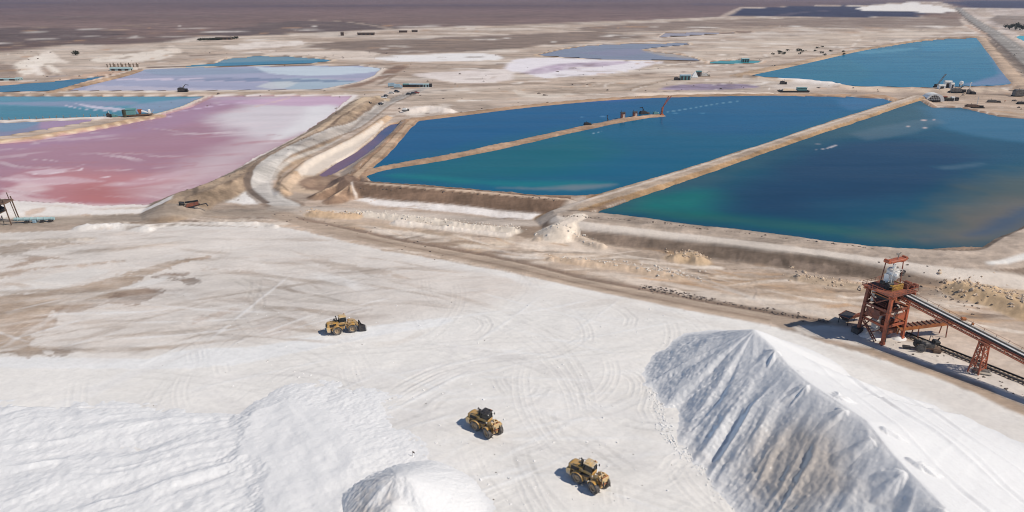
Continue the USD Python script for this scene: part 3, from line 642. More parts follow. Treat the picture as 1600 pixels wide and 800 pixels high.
# brown, wet earth showing through on the left
for P, c, o in (
    ([(-100, 556), (-100, 470), (0, 462), (60, 455), (130, 444), (180, 432), (240, 416), (290, 405), (320, 403), (300, 410), (262, 420), (240, 428), (215, 446), (260, 458), (235, 466), (215, 474), (180, 474), (160, 470), (110, 482), (80, 490), (85, 500), (70, 515), (50, 520), (60, 535), (70, 552), (0, 556)], (170, 150, 132), 0.92),
    ([(170, 460), (200, 452), (235, 449), (261, 458), (240, 464), (215, 475), (188, 474), (165, 468)], (142, 122, 108), 0.9),
    ([(232, 432), (262, 426), (290, 427), (285, 431), (268, 434), (240, 436)], (150, 130, 116), 0.9), ([(262, 439), (295, 433), (311, 440), (290, 444)], (146, 128, 114), 0.9),
    ([(70, 484), (120, 474), (165, 468), (150, 480), (100, 490)], (150, 130, 114), 0.8), ([(10, 506), (60, 494), (88, 496), (75, 514), (30, 522)], (154, 134, 118), 0.7),
    ([(0, 418), (30, 410), (50, 402), (90, 402), (60, 410), (20, 419)], (160, 138, 122), 0.8), ([(-60, 440), (0, 427), (60, 418), (140, 412), (190, 408), (120, 416), (40, 425), (-40, 448)], (172, 150, 132), 0.8),
    ([(0, 385), (60, 380), (130, 380), (60, 388), (30, 396), (0, 398)], (170, 152, 136), 0.8), ([(285, 405), (300, 403), (325, 404), (310, 407)], (178, 156, 138), 0.8),
    ([(82, 546), (110, 548), (116, 552), (90, 553)], (168, 148, 132), 0.85), ([(300, 500), (330, 490), (360, 482), (370, 486), (320, 500), (300, 508)], (192, 172, 158), 0.6),
    ([(320, 420), (380, 424), (400, 428), (360, 424)], (176, 156, 140), 0.6), ([(490, 405), (540, 412), (590, 420), (640, 436), (560, 426), (510, 414)], (184, 168, 154), 0.7),
    ([(540, 490), (560, 480), (575, 482), (556, 488)], (168, 156, 150), 0.6), ([(400, 502), (440, 490), (480, 492), (460, 520), (410, 530)], (196, 184, 176), 0.5)):
    paint(P, lin(*c), 0.7, 2.4, 4, o, streak=0.3)
paint([(0, 453), (40, 440), (100, 425), (150, 419), (168, 424), (130, 438), (70, 456), (0, 457)], lin(212, 207, 202), 0.8, 0.8, 4, 0.9)
paint([(180, 453), (220, 440), (260, 432), (250, 442), (215, 449)], lin(214, 210, 206), 0.6, 0.6, 4, 0.9)
for x0, y0, x1, y1 in ((0, 476, 150, 445), (0, 490, 120, 462), (10, 520, 110, 470), (0, 540, 60, 500), (30, 500, 180, 450), (0, 466, 90, 450)):
    stroke([(x0, y0), ((x0 + x1) / 2, (y0 + y1) / 2 - 4), (x1, y1)], lin(196, 178, 160), 0.5, 0.3, 0.4, 4, 0.6, fade=True)
# rutted wheel tracks: pairs of grooves sweeping across the yard
rng = random.Random(4)


def track(pts, gauge=2.3, w=0.62, depth=0.05, tone=0.92, world=False, op=0.65):
    P = curve(np.asarray(pts, float) if world else line(pts), 5)
    t = np.gradient(P, axis=0); t /= np.linalg.norm(t, axis=1, keepdims=True) + 1e-9
    nrm = np.stack([-t[:, 1], t[:, 0]], 1)
    for s in (-1, 1):
        Q = (P + nrm * s * gauge / 2)[::3]
        i = near_box(Q, w * 3)
        if not len(i):
            continue
        d, u = seg_dist(Q, i)
        e = np.minimum(1, 5 * np.minimum(u, 1 - u))
        a = step(w / 2 + 0.25, w / 2 - 0.2, d + 0.12 * NZ[1.2][i]) * e * op
        rim = np.exp(-((d - w / 2 - 0.3) / 0.22) ** 2) * e
        H[i] += -depth * a + depth * 0.6 * rim
        A[i] *= (1 - a * (1 - tone))[:, None]


for P in ([(955, 575), (985, 585), (998, 602), (990, 625)], [(975, 565), (1010, 582), (1022, 605), (1010, 640), (1040, 690)], [(600, 620), (650, 592), (720, 566), (760, 556)], [(610, 634), (680, 596), (740, 570)],
          [(560, 655), (620, 610), (700, 572), (820, 556), (1000, 545), (1100, 536)], [(330, 560), (380, 520), (450, 495), (540, 470)], [(200, 520), (300, 505), (430, 505)], [(430, 560), (620, 545), (800, 530), (980, 530)],
          [(700, 480), (750, 495), (760, 512), (735, 530)], [(500, 440), (660, 455), (760, 490)], [(940, 470), (985, 492), (980, 520)], [(1000, 500), (1050, 500), (1090, 515)], [(380, 450), (440, 470), (500, 462), (560, 446)],
          [(740, 700), (860, 740), (1000, 770), (1150, 830)], [(820, 690), (920, 700), (1020, 720)], [(640, 640), (760, 690), (880, 715), (1040, 735)], [(580, 530), (700, 545), (800, 560), (900, 600)], [(240, 570), (300, 530), (370, 495), (420, 470)],
          [(420, 640), (540, 690), (680, 730), (800, 790)], [(400, 600), (520, 640), (640, 690)], [(120, 580), (300, 590), (480, 625), (620, 690)], [(600, 470), (720, 480), (850, 510), (960, 560)]):
    track(P)
for n in range(150):      # streaks of earth dragged over the left of the yard
    px, py = rng.uniform(-40, 820), rng.uniform(372, 545)
    if px > 500 and py > 480:
        continue
    c = at(px, py)[:2]
    L, g = rng.uniform(4, 26), rng.gauss(0.22, 0.22) if px < 420 else rng.gauss(-0.35, 0.25)
    q = [(c[0] - L * math.cos(g), c[1] - L * math.sin(g)), (c[0], c[1] + rng.gauss(0, 1.2)), (c[0] + L * math.cos(g), c[1] + L * math.sin(g))]
    stroke(q, lin(172, 154, 138) if rng.random() < 0.62 else lin(222, 217, 212), rng.uniform(0.3, 2.4), 0.4, 0.8, 4, rng.uniform(0.25, 0.7), fade=True, streak=0.5, world=True)
for n in range(70):       # scraped lanes and swept dust
    px, py = rng.uniform(0, 1250), rng.uniform(375, 780)
    c = at(px, py)[:2]
    L, g, bnd = rng.uniform(8, 40), rng.gauss(0.3, 0.5) if px < 900 else rng.gauss(-0.5, 0.5), rng.gauss(0, 3)
    q = [(c[0] - L * math.cos(g), c[1] - L * math.sin(g)), (c[0] - bnd * math.sin(g), c[1] + bnd * math.cos(g)), (c[0] + L * math.cos(g), c[1] + L * math.sin(g))]
    cl = (228, 227, 226) if rng.random() < 0.45 else (206, 198, 190) if py < 560 else (214, 211, 209)
    stroke(q, lin(*cl), rng.uniform(0.8, 5), 0.6, 0.9, 4, rng.uniform(0.25, 0.6), fade=True, streak=0.5, world=True)
for n in range(120):
    px, py = rng.uniform(120, 1180), rng.uniform(400, 760)
    c = at(px, py)[:2]
    r, a0, da = 9 + 60 * rng.random() ** 1.6, rng.uniform(0, 6.3), rng.uniform(0.3, 1.2)
    a = np.linspace(a0, a0 + da, 7)
    arc = np.stack([c[0] + r * (np.cos(a) - math.cos(a0)), c[1] + r * (np.sin(a) - math.sin(a0))], 1)
    track(arc, rng.choice((2.1, 2.3, 2.5)), rng.uniform(0.4, 0.9), rng.uniform(0.02, 0.05), rng.uniform(0.84, 1.0), True, rng.uniform(0.25, 0.65))
for n in range(60):       # scraper blade marks and spilled windrows
    px, py = rng.uniform(0, 1000), rng.uniform(470, 800)
    c = at(px, py)[:2]
    g = rng.gauss(0.25, 0.45)
    L = rng.uniform(6, 26)
    dike_pts = [(c[0] - L * math.cos(g), c[1] - L * math.sin(g)), (c[0], c[1] + rng.uniform(-1.5, 1.5)), (c[0] + L * math.cos(g), c[1] + L * math.sin(g))]
    stroke(dike_pts, lin(229, 229, 229), 0.7, 0.4, 0.5, 4, 0.45, rut=-0.12, fade=True, world=True)
paint([(-100, 316), (0, 315), (70, 321), (150, 327), (230, 325), (272, 317), (262, 327), (200, 334), (90, 336), (0, 340), (-100, 344)], lin(228, 222, 217), 1.0, 1.0, 4, 0.95)
paint([(34, 331), (68, 325), (66, 331), (42, 337)], lin(204, 178, 158), 0.8, 0.8, 4, 0.7)
# the brown road along the yard
stroke([(440, 336), (500, 354), (600, 377), (700, 395), (800, 415), (900, 439), (1000, 459), (1100, 478), (1200, 496), (1330, 526), (1400, 555), (1480, 583), (1600, 634), (1720, 690)], lin(168, 150, 134), 7.2, 1.0, 0.6, 4, 1.0, reg='dirt_road')
stroke([(470, 341), (600, 369), (700, 388), (800, 406), (900, 430), (1000, 450), (1100, 469), (1200, 486), (1290, 502)], lin(126, 106, 92), 2.2, 0.8, 0.6, 4, 0.9, rut=0.3, streak=0.2)
stroke([(500, 349), (600, 373), (700, 391), (800, 410), (900, 435), (1000, 455), (1100, 474), (1200, 492)], lin(188, 170, 152), 1.2, 0.5, 0.3, 4, 0.7)
stroke([(560, 370), (700, 398), (800, 418), (900, 442), (1000, 462), (1100, 481), (1200, 499)], lin(140, 121, 105), 1.0, 0.5, 0.3, 4, 0.75)
stroke([(620, 386), (800, 424), (1000, 467), (1200, 505)], lin(192, 172, 154), 1.6, 0.8, 0.6, 4, 0.7, streak=0.3)
stroke([(1340, 540), (1400, 562), (1480, 590), (1560, 622), (1640, 660)], lin(172, 152, 134), 3.4, 0.8, 0.5, 4, 0.9)
paint([(1240, 510), (1330, 512), (1440, 540), (1520, 570), (1620, 612), (1620, 640), (1500, 588), (1400, 556), (1330, 538), (1260, 524)], lin(216, 208, 200), 1.0, 0.8, 4, 0.85)
paint([(1400, 520), (1450, 530), (1520, 560), (1620, 598), (1620, 580), (1540, 545), (1470, 520)], lin(212, 196, 182), 1.5, 1.2, 4, 0.7, streak=0.3)
# low ridges and broken banks in the strip
for P, z, hw, c in (([(556, 330), (620, 336), (690, 344), (740, 352), (800, 356)], 1.3, 0.8, (214, 202, 188)), ([(620, 345), (680, 352), (730, 358), (790, 364)], 0.9, 0.6, (220, 208, 196)), ([(490, 330), (530, 334), (556, 334)], 1.2, 0.7, (200, 172, 142)),
                    ([(838, 372), (866, 362), (890, 366), (940, 384)], 0.6, 0.7, (200, 182, 164)), ([(860, 402), (960, 412), (1060, 430)], 0.8, 0.8, (204, 180, 156)), ([(1060, 398), (1080, 396), (1092, 402)], 1.4, 0.9, (198, 172, 142)),
                    ([(1250, 432), (1330, 444), (1400, 452)], 0.8, 1.2, (196, 174, 150)), ([(1520, 446), (1560, 456), (1600, 470), (1640, 480)], 2.2, 2.0, (200, 172, 138)), ([(130, 352), (190, 350), (230, 356)], 0.8, 0.8, (226, 220, 214)),
                    ([(140, 372), (0, 376)], 0.35, 0.4, (206, 194, 182)), ([(200, 354), (300, 348), (400, 348), (430, 352)], 0.5, 0.5, (222, 214, 206)), ([(1180, 400), (1300, 420)], 0.8, 0.5, (150, 132, 118)),
                    ([(640, 170), (670, 166), (700, 170)], 2.0, 2.0, (228, 216, 206)), ([(560, 160), (575, 152), (590, 150)], 3.2, 2.5, (198, 176, 150))):
    dike(P, z, hw, 0.5, reg=None, col=lin(*c), rough=0.9, warp=1.4)
stroke([(200, 358), (280, 352), (360, 354), (400, 355)], lin(150, 132, 116), 1.0, 0.6, 0.5, 4, 0.7)
rub = step(0.1, 0.9, H) * step(330, 200, R) * (REG == 0)
H += rub * (0.35 * np.abs(NZ[1.2]) + 0.25 * NZ[4])

i, d = area(line([(498, 274), (524, 256), (556, 238), (582, 218), (600, 201), (612, 194), (626, 193), (610, 213), (584, 235), (552, 255), (522, 272), (506, 277)], -0.5), 4)
H[i] = np.where(d < 0.5, np.minimum(H[i], -0.3 + d * 0.8), H[i])
strip = (REG == 0) * step(360, 250, R) * (np.abs(np.arctan2(X, Y)) < 0.8)
H += strip * (0.16 * np.abs(field(2.2, 61, 3, 3, 0.1)) + 0.22 * np.abs(NZ[4]) * (NZ[12] > -0.1) + 0.10 * NZ[1.2])
bank = (REG == REGIONS.index('embankment')) * step(420, 300, R)
H += bank * (0.10 * NZ[1.2] + 0.12 * NZ[4])
A *= (1 + bank * (0.10 * NZ[1.2] + 0.10 * NZ[4]) + strip * (0.08 * NZ[1.2] + 0.08 * NZ[4]))[:, None]
# pieces of the sheet, each a piece of the setting of its own
idx = np.arange(NR * NA).reshape(NR, NA)
nxt = np.roll(idx, -1, axis=1)
Q = np.stack([idx[:-1].ravel(), nxt[:-1].ravel(), nxt[1:].ravel(), idx[1:].ravel()], 1)
V = np.stack([X, Y, H], 1)
d1, d2 = V[Q[:, 2]] - V[Q[:, 0]], V[Q[:, 3]] - V[Q[:, 1]]
fn = np.cross(d1, d2)
fn *= np.sign(fn[:, 2:3] + 1e-12)
VN = np.zeros_like(V)
for k in range(4):
    np.add.at(VN, Q[:, k], fn)
VN /= np.linalg.norm(VN, axis=1, keepdims=True) + 1e-12


def sheet(name, quads, V, VN, C, mat, label, kind='structure', cat=None):
    u, f = np.unique(quads.ravel(), return_inverse=True)
    f = f.reshape(-1, quads.shape[1])
    m = UsdGeom.Mesh.Define(stage, fresh('/World', name))
    m.CreatePointsAttr(Vt.Vec3fArray.FromNumpy(V[u].astype(np.float32)))
    m.CreateFaceVertexCountsAttr(Vt.IntArray.FromNumpy(np.full(len(f), f.shape[1], np.int32)))
    m.CreateFaceVertexIndicesAttr(Vt.IntArray.FromNumpy(f.astype(np.int32).ravel()))
    m.CreateSubdivisionSchemeAttr('none')
    m.CreateNormalsAttr(Vt.Vec3fArray.FromNumpy(VN[u].astype(np.float32))); m.SetNormalsInterpolation('vertex')
    UsdGeom.PrimvarsAPI(m).CreatePrimvar('albedo', Sdf.ValueTypeNames.Color3fArray, 'vertex').Set(Vt.Vec3fArray.FromNumpy(np.clip(C[u], 0.01, 0.88).astype(np.float32)))
    UsdShade.MaterialBindingAPI.Apply(m.GetPrim()).Bind(LOOK[mat])
    data(m.GetPrim(), label, cat, None, kind)
    return m


LAB = {'ground': 'sandy tan ground of the salt works', 'salt_flat': 'white salt yard with wheel tracks in the foreground', 'dirt_road': 'brown dirt tracks round the yard and the ponds', 'haul_road': 'grey curving haul road between pink and blue ponds',
       'highway': 'straight grey highway at the far right', 'embankment': 'tan earth banks between the ponds', 'desert_plain': 'dark brown desert plain reaching the far edge', 'salt_pan': 'dry white salt pans in the middle distance'}
qr = REG[Q[:, 0]]
for k, nm in enumerate(REGIONS):
    if (qr == k).any():
        sheet(nm, Q[qr == k], V, VN, A, 'ground', LAB[nm])

# ------------------------------------------------------------------ water in the ponds
GROUND_A = A
A = np.tile(lin(24, 92, 126), (N, 1))
cen = V[Q].mean(1)
WCOL = {'lake': (4, 92, 122), 'pondc': (0, 74, 98), 'pondd': (10, 104, 136), 'pink': (168, 126, 138), 'leftblue': (84, 136, 156), 'wedge': (132, 130, 154), 'lilac': (160, 158, 180), 'deep': (40, 100, 132),
        'strip': (44, 112, 142), 'greyblue': (126, 128, 146), 'teal': (58, 140, 148), 'teal2': (40, 156, 176), 'purple': (118, 96, 116), 'mauve': (150, 138, 148)}
for nm, P, lv, lab, col in WATERS:
    i, d = area(P, 20)
    A[i[d < 4.6]] = lin(*WCOL[col])
for P, c, s, o in (
    # long lake: bluer far away, teal near the banks
    ([(560, 264), (640, 185), (860, 160), (1010, 152), (1000, 182), (800, 220), (640, 255)], (8, 86, 132), 14, 0.8), ([(1010, 150), (1400, 150), (1300, 190), (1180, 215), (1040, 200)], (12, 86, 128), 14, 0.7),
    ([(640, 268), (800, 236), (900, 215), (960, 240), (900, 280), (760, 290), (640, 284)], (0, 100, 108), 16, 0.7), ([(600, 282), (760, 298), (900, 304), (960, 294), (900, 290), (760, 290), (640, 280)], (40, 126, 128), 5, 0.55), ([(780, 302), (900, 305), (960, 296), (900, 298), (840, 302)], (120, 128, 136), 3, 0.7), ([(940, 336), (1100, 356), (1200, 366), (1380, 387), (1400, 376), (1250, 356), (1100, 340), (980, 330)], (46, 96, 90), 6, 0.7),
    ([(860, 150), (1010, 150), (1040, 156), (960, 164), (880, 164)], (52, 90, 148), 4, 0.7), ([(950, 152), (1000, 150), (1020, 153), (980, 157)], (100, 100, 140), 3, 0.7), ([(1300, 160), (1400, 156), (1390, 164), (1330, 178)], (60, 106, 146), 4, 0.7),
    # right pond: dark middle, murky shallows
    ([(925, 336), (1000, 308), (1100, 275), (1200, 240), (1300, 205), (1420, 165), (1500, 175), (1440, 200), (1330, 225), (1200, 270), (1100, 300), (1010, 330)], (62, 92, 100), 16, 0.7),
    ([(1000, 335), (1020, 318), (1080, 308), (1120, 316), (1100, 340)], (6, 116, 108), 12, 0.75), ([(1230, 245), (1330, 225), (1500, 235), (1500, 290), (1350, 330), (1220, 345), (1150, 325)], (0, 58, 88), 16, 0.85),
    ([(1350, 386), (1390, 360), (1480, 330), (1560, 285), (1700, 250), (1700, 330), (1560, 388), (1450, 390)], (84, 94, 88), 16, 0.9), ([(1440, 385), (1500, 350), (1580, 320), (1640, 330), (1560, 388)], (110, 102, 92), 11, 0.85),
    ([(1510, 378), (1560, 350), (1620, 325), (1610, 345), (1560, 372)], (58, 82, 108), 4, 0.7), ([(1440, 172), (1600, 186), (1700, 200), (1700, 232), (1560, 225), (1470, 205)], (62, 110, 140), 8, 0.7),
    ([(1330, 215), (1420, 195), (1470, 195), (1440, 210), (1360, 226)], (100, 118, 130), 4, 0.4), ([(1460, 268), (1530, 262), (1520, 268), (1480, 272)], (80, 104, 120), 3, 0.6),
    # pond by the highway
    ([(1180, 117), (1250, 104), (1330, 96), (1360, 120), (1320, 131), (1240, 122)], (38, 106, 130), 6, 0.7), ([(1540, 80), (1562, 100), (1588, 130), (1500, 135), (1540, 125), (1560, 112)], (110, 124, 156), 5, 0.85),
    ([(1440, 68), (1520, 60), (1540, 72), (1450, 82)], (16, 122, 158), 5, 0.5), ([(1340, 82), (1430, 76), (1420, 80), (1350, 86)], (80, 140, 166), 4, 0.6),
    # pink pond: red near shore, lilac and white to the right
    ([(0, 300), (40, 270), (120, 262), (240, 270), (330, 262), (300, 285), (240, 310), (180, 320), (80, 316)], (192, 130, 128), 12, 0.75), ([(118, 292), (140, 284), (165, 290), (200, 304), (190, 318), (150, 320), (105, 315)], (180, 114, 110), 8, 0.85),
    ([(300, 250), (400, 215), (460, 190), (520, 180), (480, 208), (400, 247), (330, 286), (240, 306)], (204, 184, 188), 18, 0.85), ([(330, 152), (552, 150), (525, 168), (515, 190), (470, 205), (400, 215), (360, 205), (330, 180), (380, 165)], (216, 208, 210), 14, 0.9),
    ([(440, 152), (552, 150), (530, 165), (470, 165), (400, 163), (340, 158)], (200, 164, 186), 3, 0.9), ([(480, 165), (525, 164), (515, 190), (480, 203), (420, 220), (470, 185)], (226, 222, 222), 7, 0.85),
    ([(250, 181), (330, 153), (400, 152), (340, 175), (290, 195), (200, 210), (100, 225), (0, 235), (0, 222), (120, 206)], (166, 130, 154), 12, 0.6),
    ([(40, 268), (70, 264), (110, 262), (130, 256), (90, 270), (60, 272)], (218, 196, 202), 1.5, 0.7), ([(0, 280), (30, 272), (60, 276), (100, 274), (160, 282), (120, 284), (60, 288)], (214, 188, 194), 2, 0.6),
    ([(10, 296), (40, 285), (75, 292), (60, 300), (10, 306)], (220, 196, 196), 3, 0.7), ([(0, 300), (20, 296), (50, 308), (120, 316), (230, 318), (150, 323), (60, 318), (0, 311)], (224, 206, 206), 2, 0.6),
    ([(150, 278), (172, 274), (165, 277)], (226, 206, 210), 0.7, 0.9), ([(170, 288), (250, 272), (300, 262), (260, 280), (200, 290)], (204, 176, 184), 2, 0.5),
    # left ponds
    ([(0, 160), (200, 158), (195, 165), (100, 166), (0, 163)], (150, 142, 168), 4, 0.6), ([(210, 162), (320, 152), (280, 166), (240, 176), (200, 172)], (140, 148, 172), 4, 0.7), ([(115, 161), (150, 166), (200, 170), (192, 173), (150, 170)], (206, 196, 210), 1.5, 0.9),
    ([(0, 165), (100, 168), (190, 173), (170, 182), (0, 186)], (50, 116, 134), 4, 0.7), ([(60, 190), (160, 186), (120, 194), (70, 202)], (170, 134, 160), 2, 0.8), ([(0, 192), (60, 190), (40, 200), (0, 206)], (104, 140, 164), 2, 0.7),
    ([(280, 124), (596, 122), (560, 130), (300, 127)], (196, 180, 196), 2, 0.4), ([(215, 109), (330, 106), (420, 108), (400, 114), (260, 118)], (128, 144, 162), 4, 0.6),
    ([(400, 105), (500, 104), (595, 106), (570, 114), (480, 118), (420, 114)], (204, 214, 220), 3, 0.8), ([(420, 124), (480, 122), (560, 128), (500, 139), (440, 138)], (164, 184, 192), 3, 0.7), ([(400, 136), (430, 126), (470, 125), (440, 139)], (206, 206, 204), 2, 0.7),
    ([(190, 123), (330, 122), (400, 124), (330, 125), (190, 125)], (206, 190, 204), 1, 0.9), ([(130, 141), (160, 134), (300, 138), (380, 141)], (200, 188, 196), 2, 0.6), ([(270, 124), (400, 122), (560, 127), (480, 128), (330, 126)], (96, 112, 142), 1, 0.7),
    ([(338, 99), (360, 90), (430, 88), (500, 92), (440, 95), (400, 97)], (112, 134, 144), 3, 0.7), ([(900, 82), (1000, 76), (1010, 82), (960, 88)], (132, 122, 146), 4, 0.6), ([(1000, 78), (1060, 72), (1095, 90), (1040, 88)], (176, 156, 136), 4, 0.7)):
    paint(P, lin(*c), s, s * 0.5, 40 if s > 4 else 12, o)
for P, c, w, o in (([(1042, 178), (1080, 172), (1120, 165), (1160, 160)], (140, 180, 196), 1.2, 0.5), ([(1045, 180), (1100, 180)], (110, 160, 190), 0.8, 0.4), ([(908, 186), (945, 185)], (120, 165, 200), 0.8, 0.5),
                   ([(910, 212), (925, 212), (940, 209)], (170, 190, 205), 0.8, 0.7), ([(1275, 237), (1290, 236), (1305, 231)], (200, 190, 190), 1.2, 0.8), ([(1260, 226), (1285, 230)], (130, 130, 136), 0.8, 0.7),
                   ([(1418, 201), (1432, 203), (1446, 203)], (216, 196, 190), 1.2, 0.8), ([(1440, 191), (1446, 191)], (220, 196, 190), 1.2, 0.9), ([(1452, 191), (1460, 190)], (200, 180, 180), 1.0, 0.8),
                   ([(255, 174), (300, 168), (350, 160), (400, 155)], (206, 180, 200), 2.5, 0.8), ([(250, 179), (285, 179)], (206, 180, 200), 1.5, 0.8), ([(40, 268), (80, 266), (120, 262), (128, 258)], (228, 210, 214), 1.0, 0.8),
                   ([(400, 163), (430, 156), (455, 149)], (216, 186, 176), 3, 0.8), ([(100, 162), (130, 168), (190, 172)], (214, 200, 214), 1.5, 0.7)):
    stroke(P, lin(*c), w, w * 0.5, w * 0.6, 4, o, z=1.0)
rw = random.Random(31)
for n in range(90):          # rafts and streaks of salt on the pink pond, mostly near its shores
    px = rw.uniform(0, 480)
    py = rw.uniform(max(160, 222 - px * 0.2), 318 - 0.0016 * max(0, px - 240) ** 2)
    L = rw.uniform(3, 26)
    g = rw.gauss(0.12, 0.25)
    c = at(px, py)[:2]
    q = [(c[0] - L * math.cos(g), c[1] - L * math.sin(g)), (c[0], c[1] + rw.gauss(0, 2.5)), (c[0] + L * math.cos(g), c[1] + L * math.sin(g))]
    stroke(q, lin(222, 206, 208) if rw.random() < 0.6 else lin(176, 122, 126), rw.uniform(0.5, 3.5) * (1 + (300 - py) / 80), 0.6, 1.2, 12, rw.uniform(0.2, 0.6), fade=True, streak=0.5, world=True)
flow = field(10, 51, 3, 7, 0.1)
A *= (1 + 0.06 * flow + 0.05 * NZ[40])[:, None]
for nm, P, lv, lab, col in WATERS:
    i, d = area(P, 6)
    keep = np.zeros(N, bool); keep[i[d < 4.5]] = True
    q = Q[keep[Q].all(1)]
    Vw = V.copy(); Vw[:, 2] = lv
    Nw = np.zeros_like(V); Nw[:, 2] = 1
    sheet(nm, q, Vw, Nw, A, 'water', lab)
A = GROUND_A

# ------------------------------------------------------------------ heaps of salt, each a thing of its own


def heap(name, label, box, res, fn, colfn, group=None):
    x0, x1, y0, y1 = box
    nx, ny = int((x1 - x0) / res) + 1, int((y1 - y0) / res) + 1
    gx, gy = np.meshgrid(np.linspace(x0, x1, nx), np.linspace(y0, y1, ny))
    x, y = gx.ravel(), gy.ravel()
    h = fn(x, y)
    v = np.stack([x, y, h], 1)
    k = np.arange(nx * ny).reshape(ny, nx)
    q = np.stack([k[:-1, :-1].ravel(), k[:-1, 1:].ravel(), k[1:, 1:].ravel(), k[1:, :-1].ravel()], 1)
    q = q[(h[q] > -0.5).any(1)]
    gyy, gxx = np.gradient(h.reshape(ny, nx), (y1 - y0) / (ny - 1), (x1 - x0) / (nx - 1))
    n = np.stack([-gxx.ravel(), -gyy.ravel(), np.ones(nx * ny)], 1)
    n /= np.linalg.norm(n, axis=1, keepdims=True)
    c = colfn(x, y, h, n)
    return sheet(name, q, v, n, c, 'salt_heap', label, None, 'salt heap')


def n3(x, y, s, seed, oct=3):
    return fbm(np.stack([x / s, y / s, np.full(len(x), seed * 1.7)], -1), oct, seed) * 2 - 1


def cones(x, y, tips, left, right, seed, gully=0.5, face=-2.9, clod=0.09, rough=0.12):
    """tipped heaps: the highest of many cones; steep towards the angle face, gentle on the far side, with runnels down the slopes"""
    out, W = np.full(len(x), -9.0), np.zeros(len(x))
    for j, (cx, cy, h0, *own) in enumerate(tips):
        dx, dy = x - cx, y - cy
        d = np.hypot(dx, dy)
        a = np.arctan2(dy, dx)
        w = 0.5 + 0.5 * np.cos(a - face)
        w = step(0.15, 0.7, w)
        s = (own[0] if own else right) + (left - (own[0] if own else right)) * w
        g = fbm(np.stack([np.cos(a) * 2.6 + j * 1.3, np.sin(a) * 2.6, d * 0.03], -1), 2, seed + j % 3) * 2 - 1
        g2 = fbm(np.stack([np.cos(a) * 11 + j * 3.1, np.sin(a) * 11, d * 0.10], -1), 2, seed + j + 50) * 2 - 1
        hh = h0 - s * np.sqrt(d * d + 0.7) + (gully * 2.2 * g + gully * 0.28 * g2) * np.minimum(d / 6, 1) * (0.12 + 0.88 * w)
        W = np.where(hh > out, w, W)
        t = np.clip((out - hh) / 0.9, -1, 1)          # heaps run into each other softly
        out = np.where(hh > out, hh, out) + np.where(np.abs(out - hh) < 0.9, 0.225 * (1 - np.abs(t)) ** 2, 0)
    W = rough + (1 - rough) * W
    dn_ = x * math.cos(face) + y * math.sin(face)      # along the steep slope
    ac_ = -x * math.sin(face) + y * math.cos(face)
    low = step(0.9, 0.2, out / max(t_[2] for t_ in tips))
    out = out + W * clod * (n3(x, y, 0.55, seed + 3, 3) * (1.2 + 1.4 * low) + n3(x, y, 2.6, seed + 5, 2) * 2.2 * low + n3(dn_ * 0.2, ac_ + 0.5 * n3(x, y, 5, seed + 12, 2), 1.5, seed + 8, 3) * 1.0) + 0.22 * n3(x, y, 6, seed + 4, 2) * (0.3 + 0.7 * W) - 0.2
    return np.where(out > -1.3, 0.5 * (out + np.sqrt(out * out + 0.5)) - 0.26, out)


RIDGE = np.array([(48.3, 121.2, 12.5), (49.8, 116.0, 11.9), (50.6, 109.5, 11.4), (51.0, 103.0, 12.2), (53.2, 96.5, 12.5), (55.2, 90.0, 12.9), (55.4, 82.0, 12.5), (55.8, 73.0, 12.9), (57.2, 60.0, 12.8), (59.0, 46.0, 12.8)])
DUMPS = [(49.6, 113.6, 11.9, 0.72), (51.6, 107.0, 11.5, 0.66), (50.6, 101.2, 12.1, 0.74), (54.4, 97.4, 12.4, 0.6), (53.4, 93.0, 12.6, 0.7), (57.4, 88.4, 12.5, 0.62), (54.2, 85.6, 12.3, 0.66), (58.2, 80.4, 12.2, 0.62), (54.8, 78.0, 12.5, 0.7), (55.6, 70.0, 12.9, 0.68)]


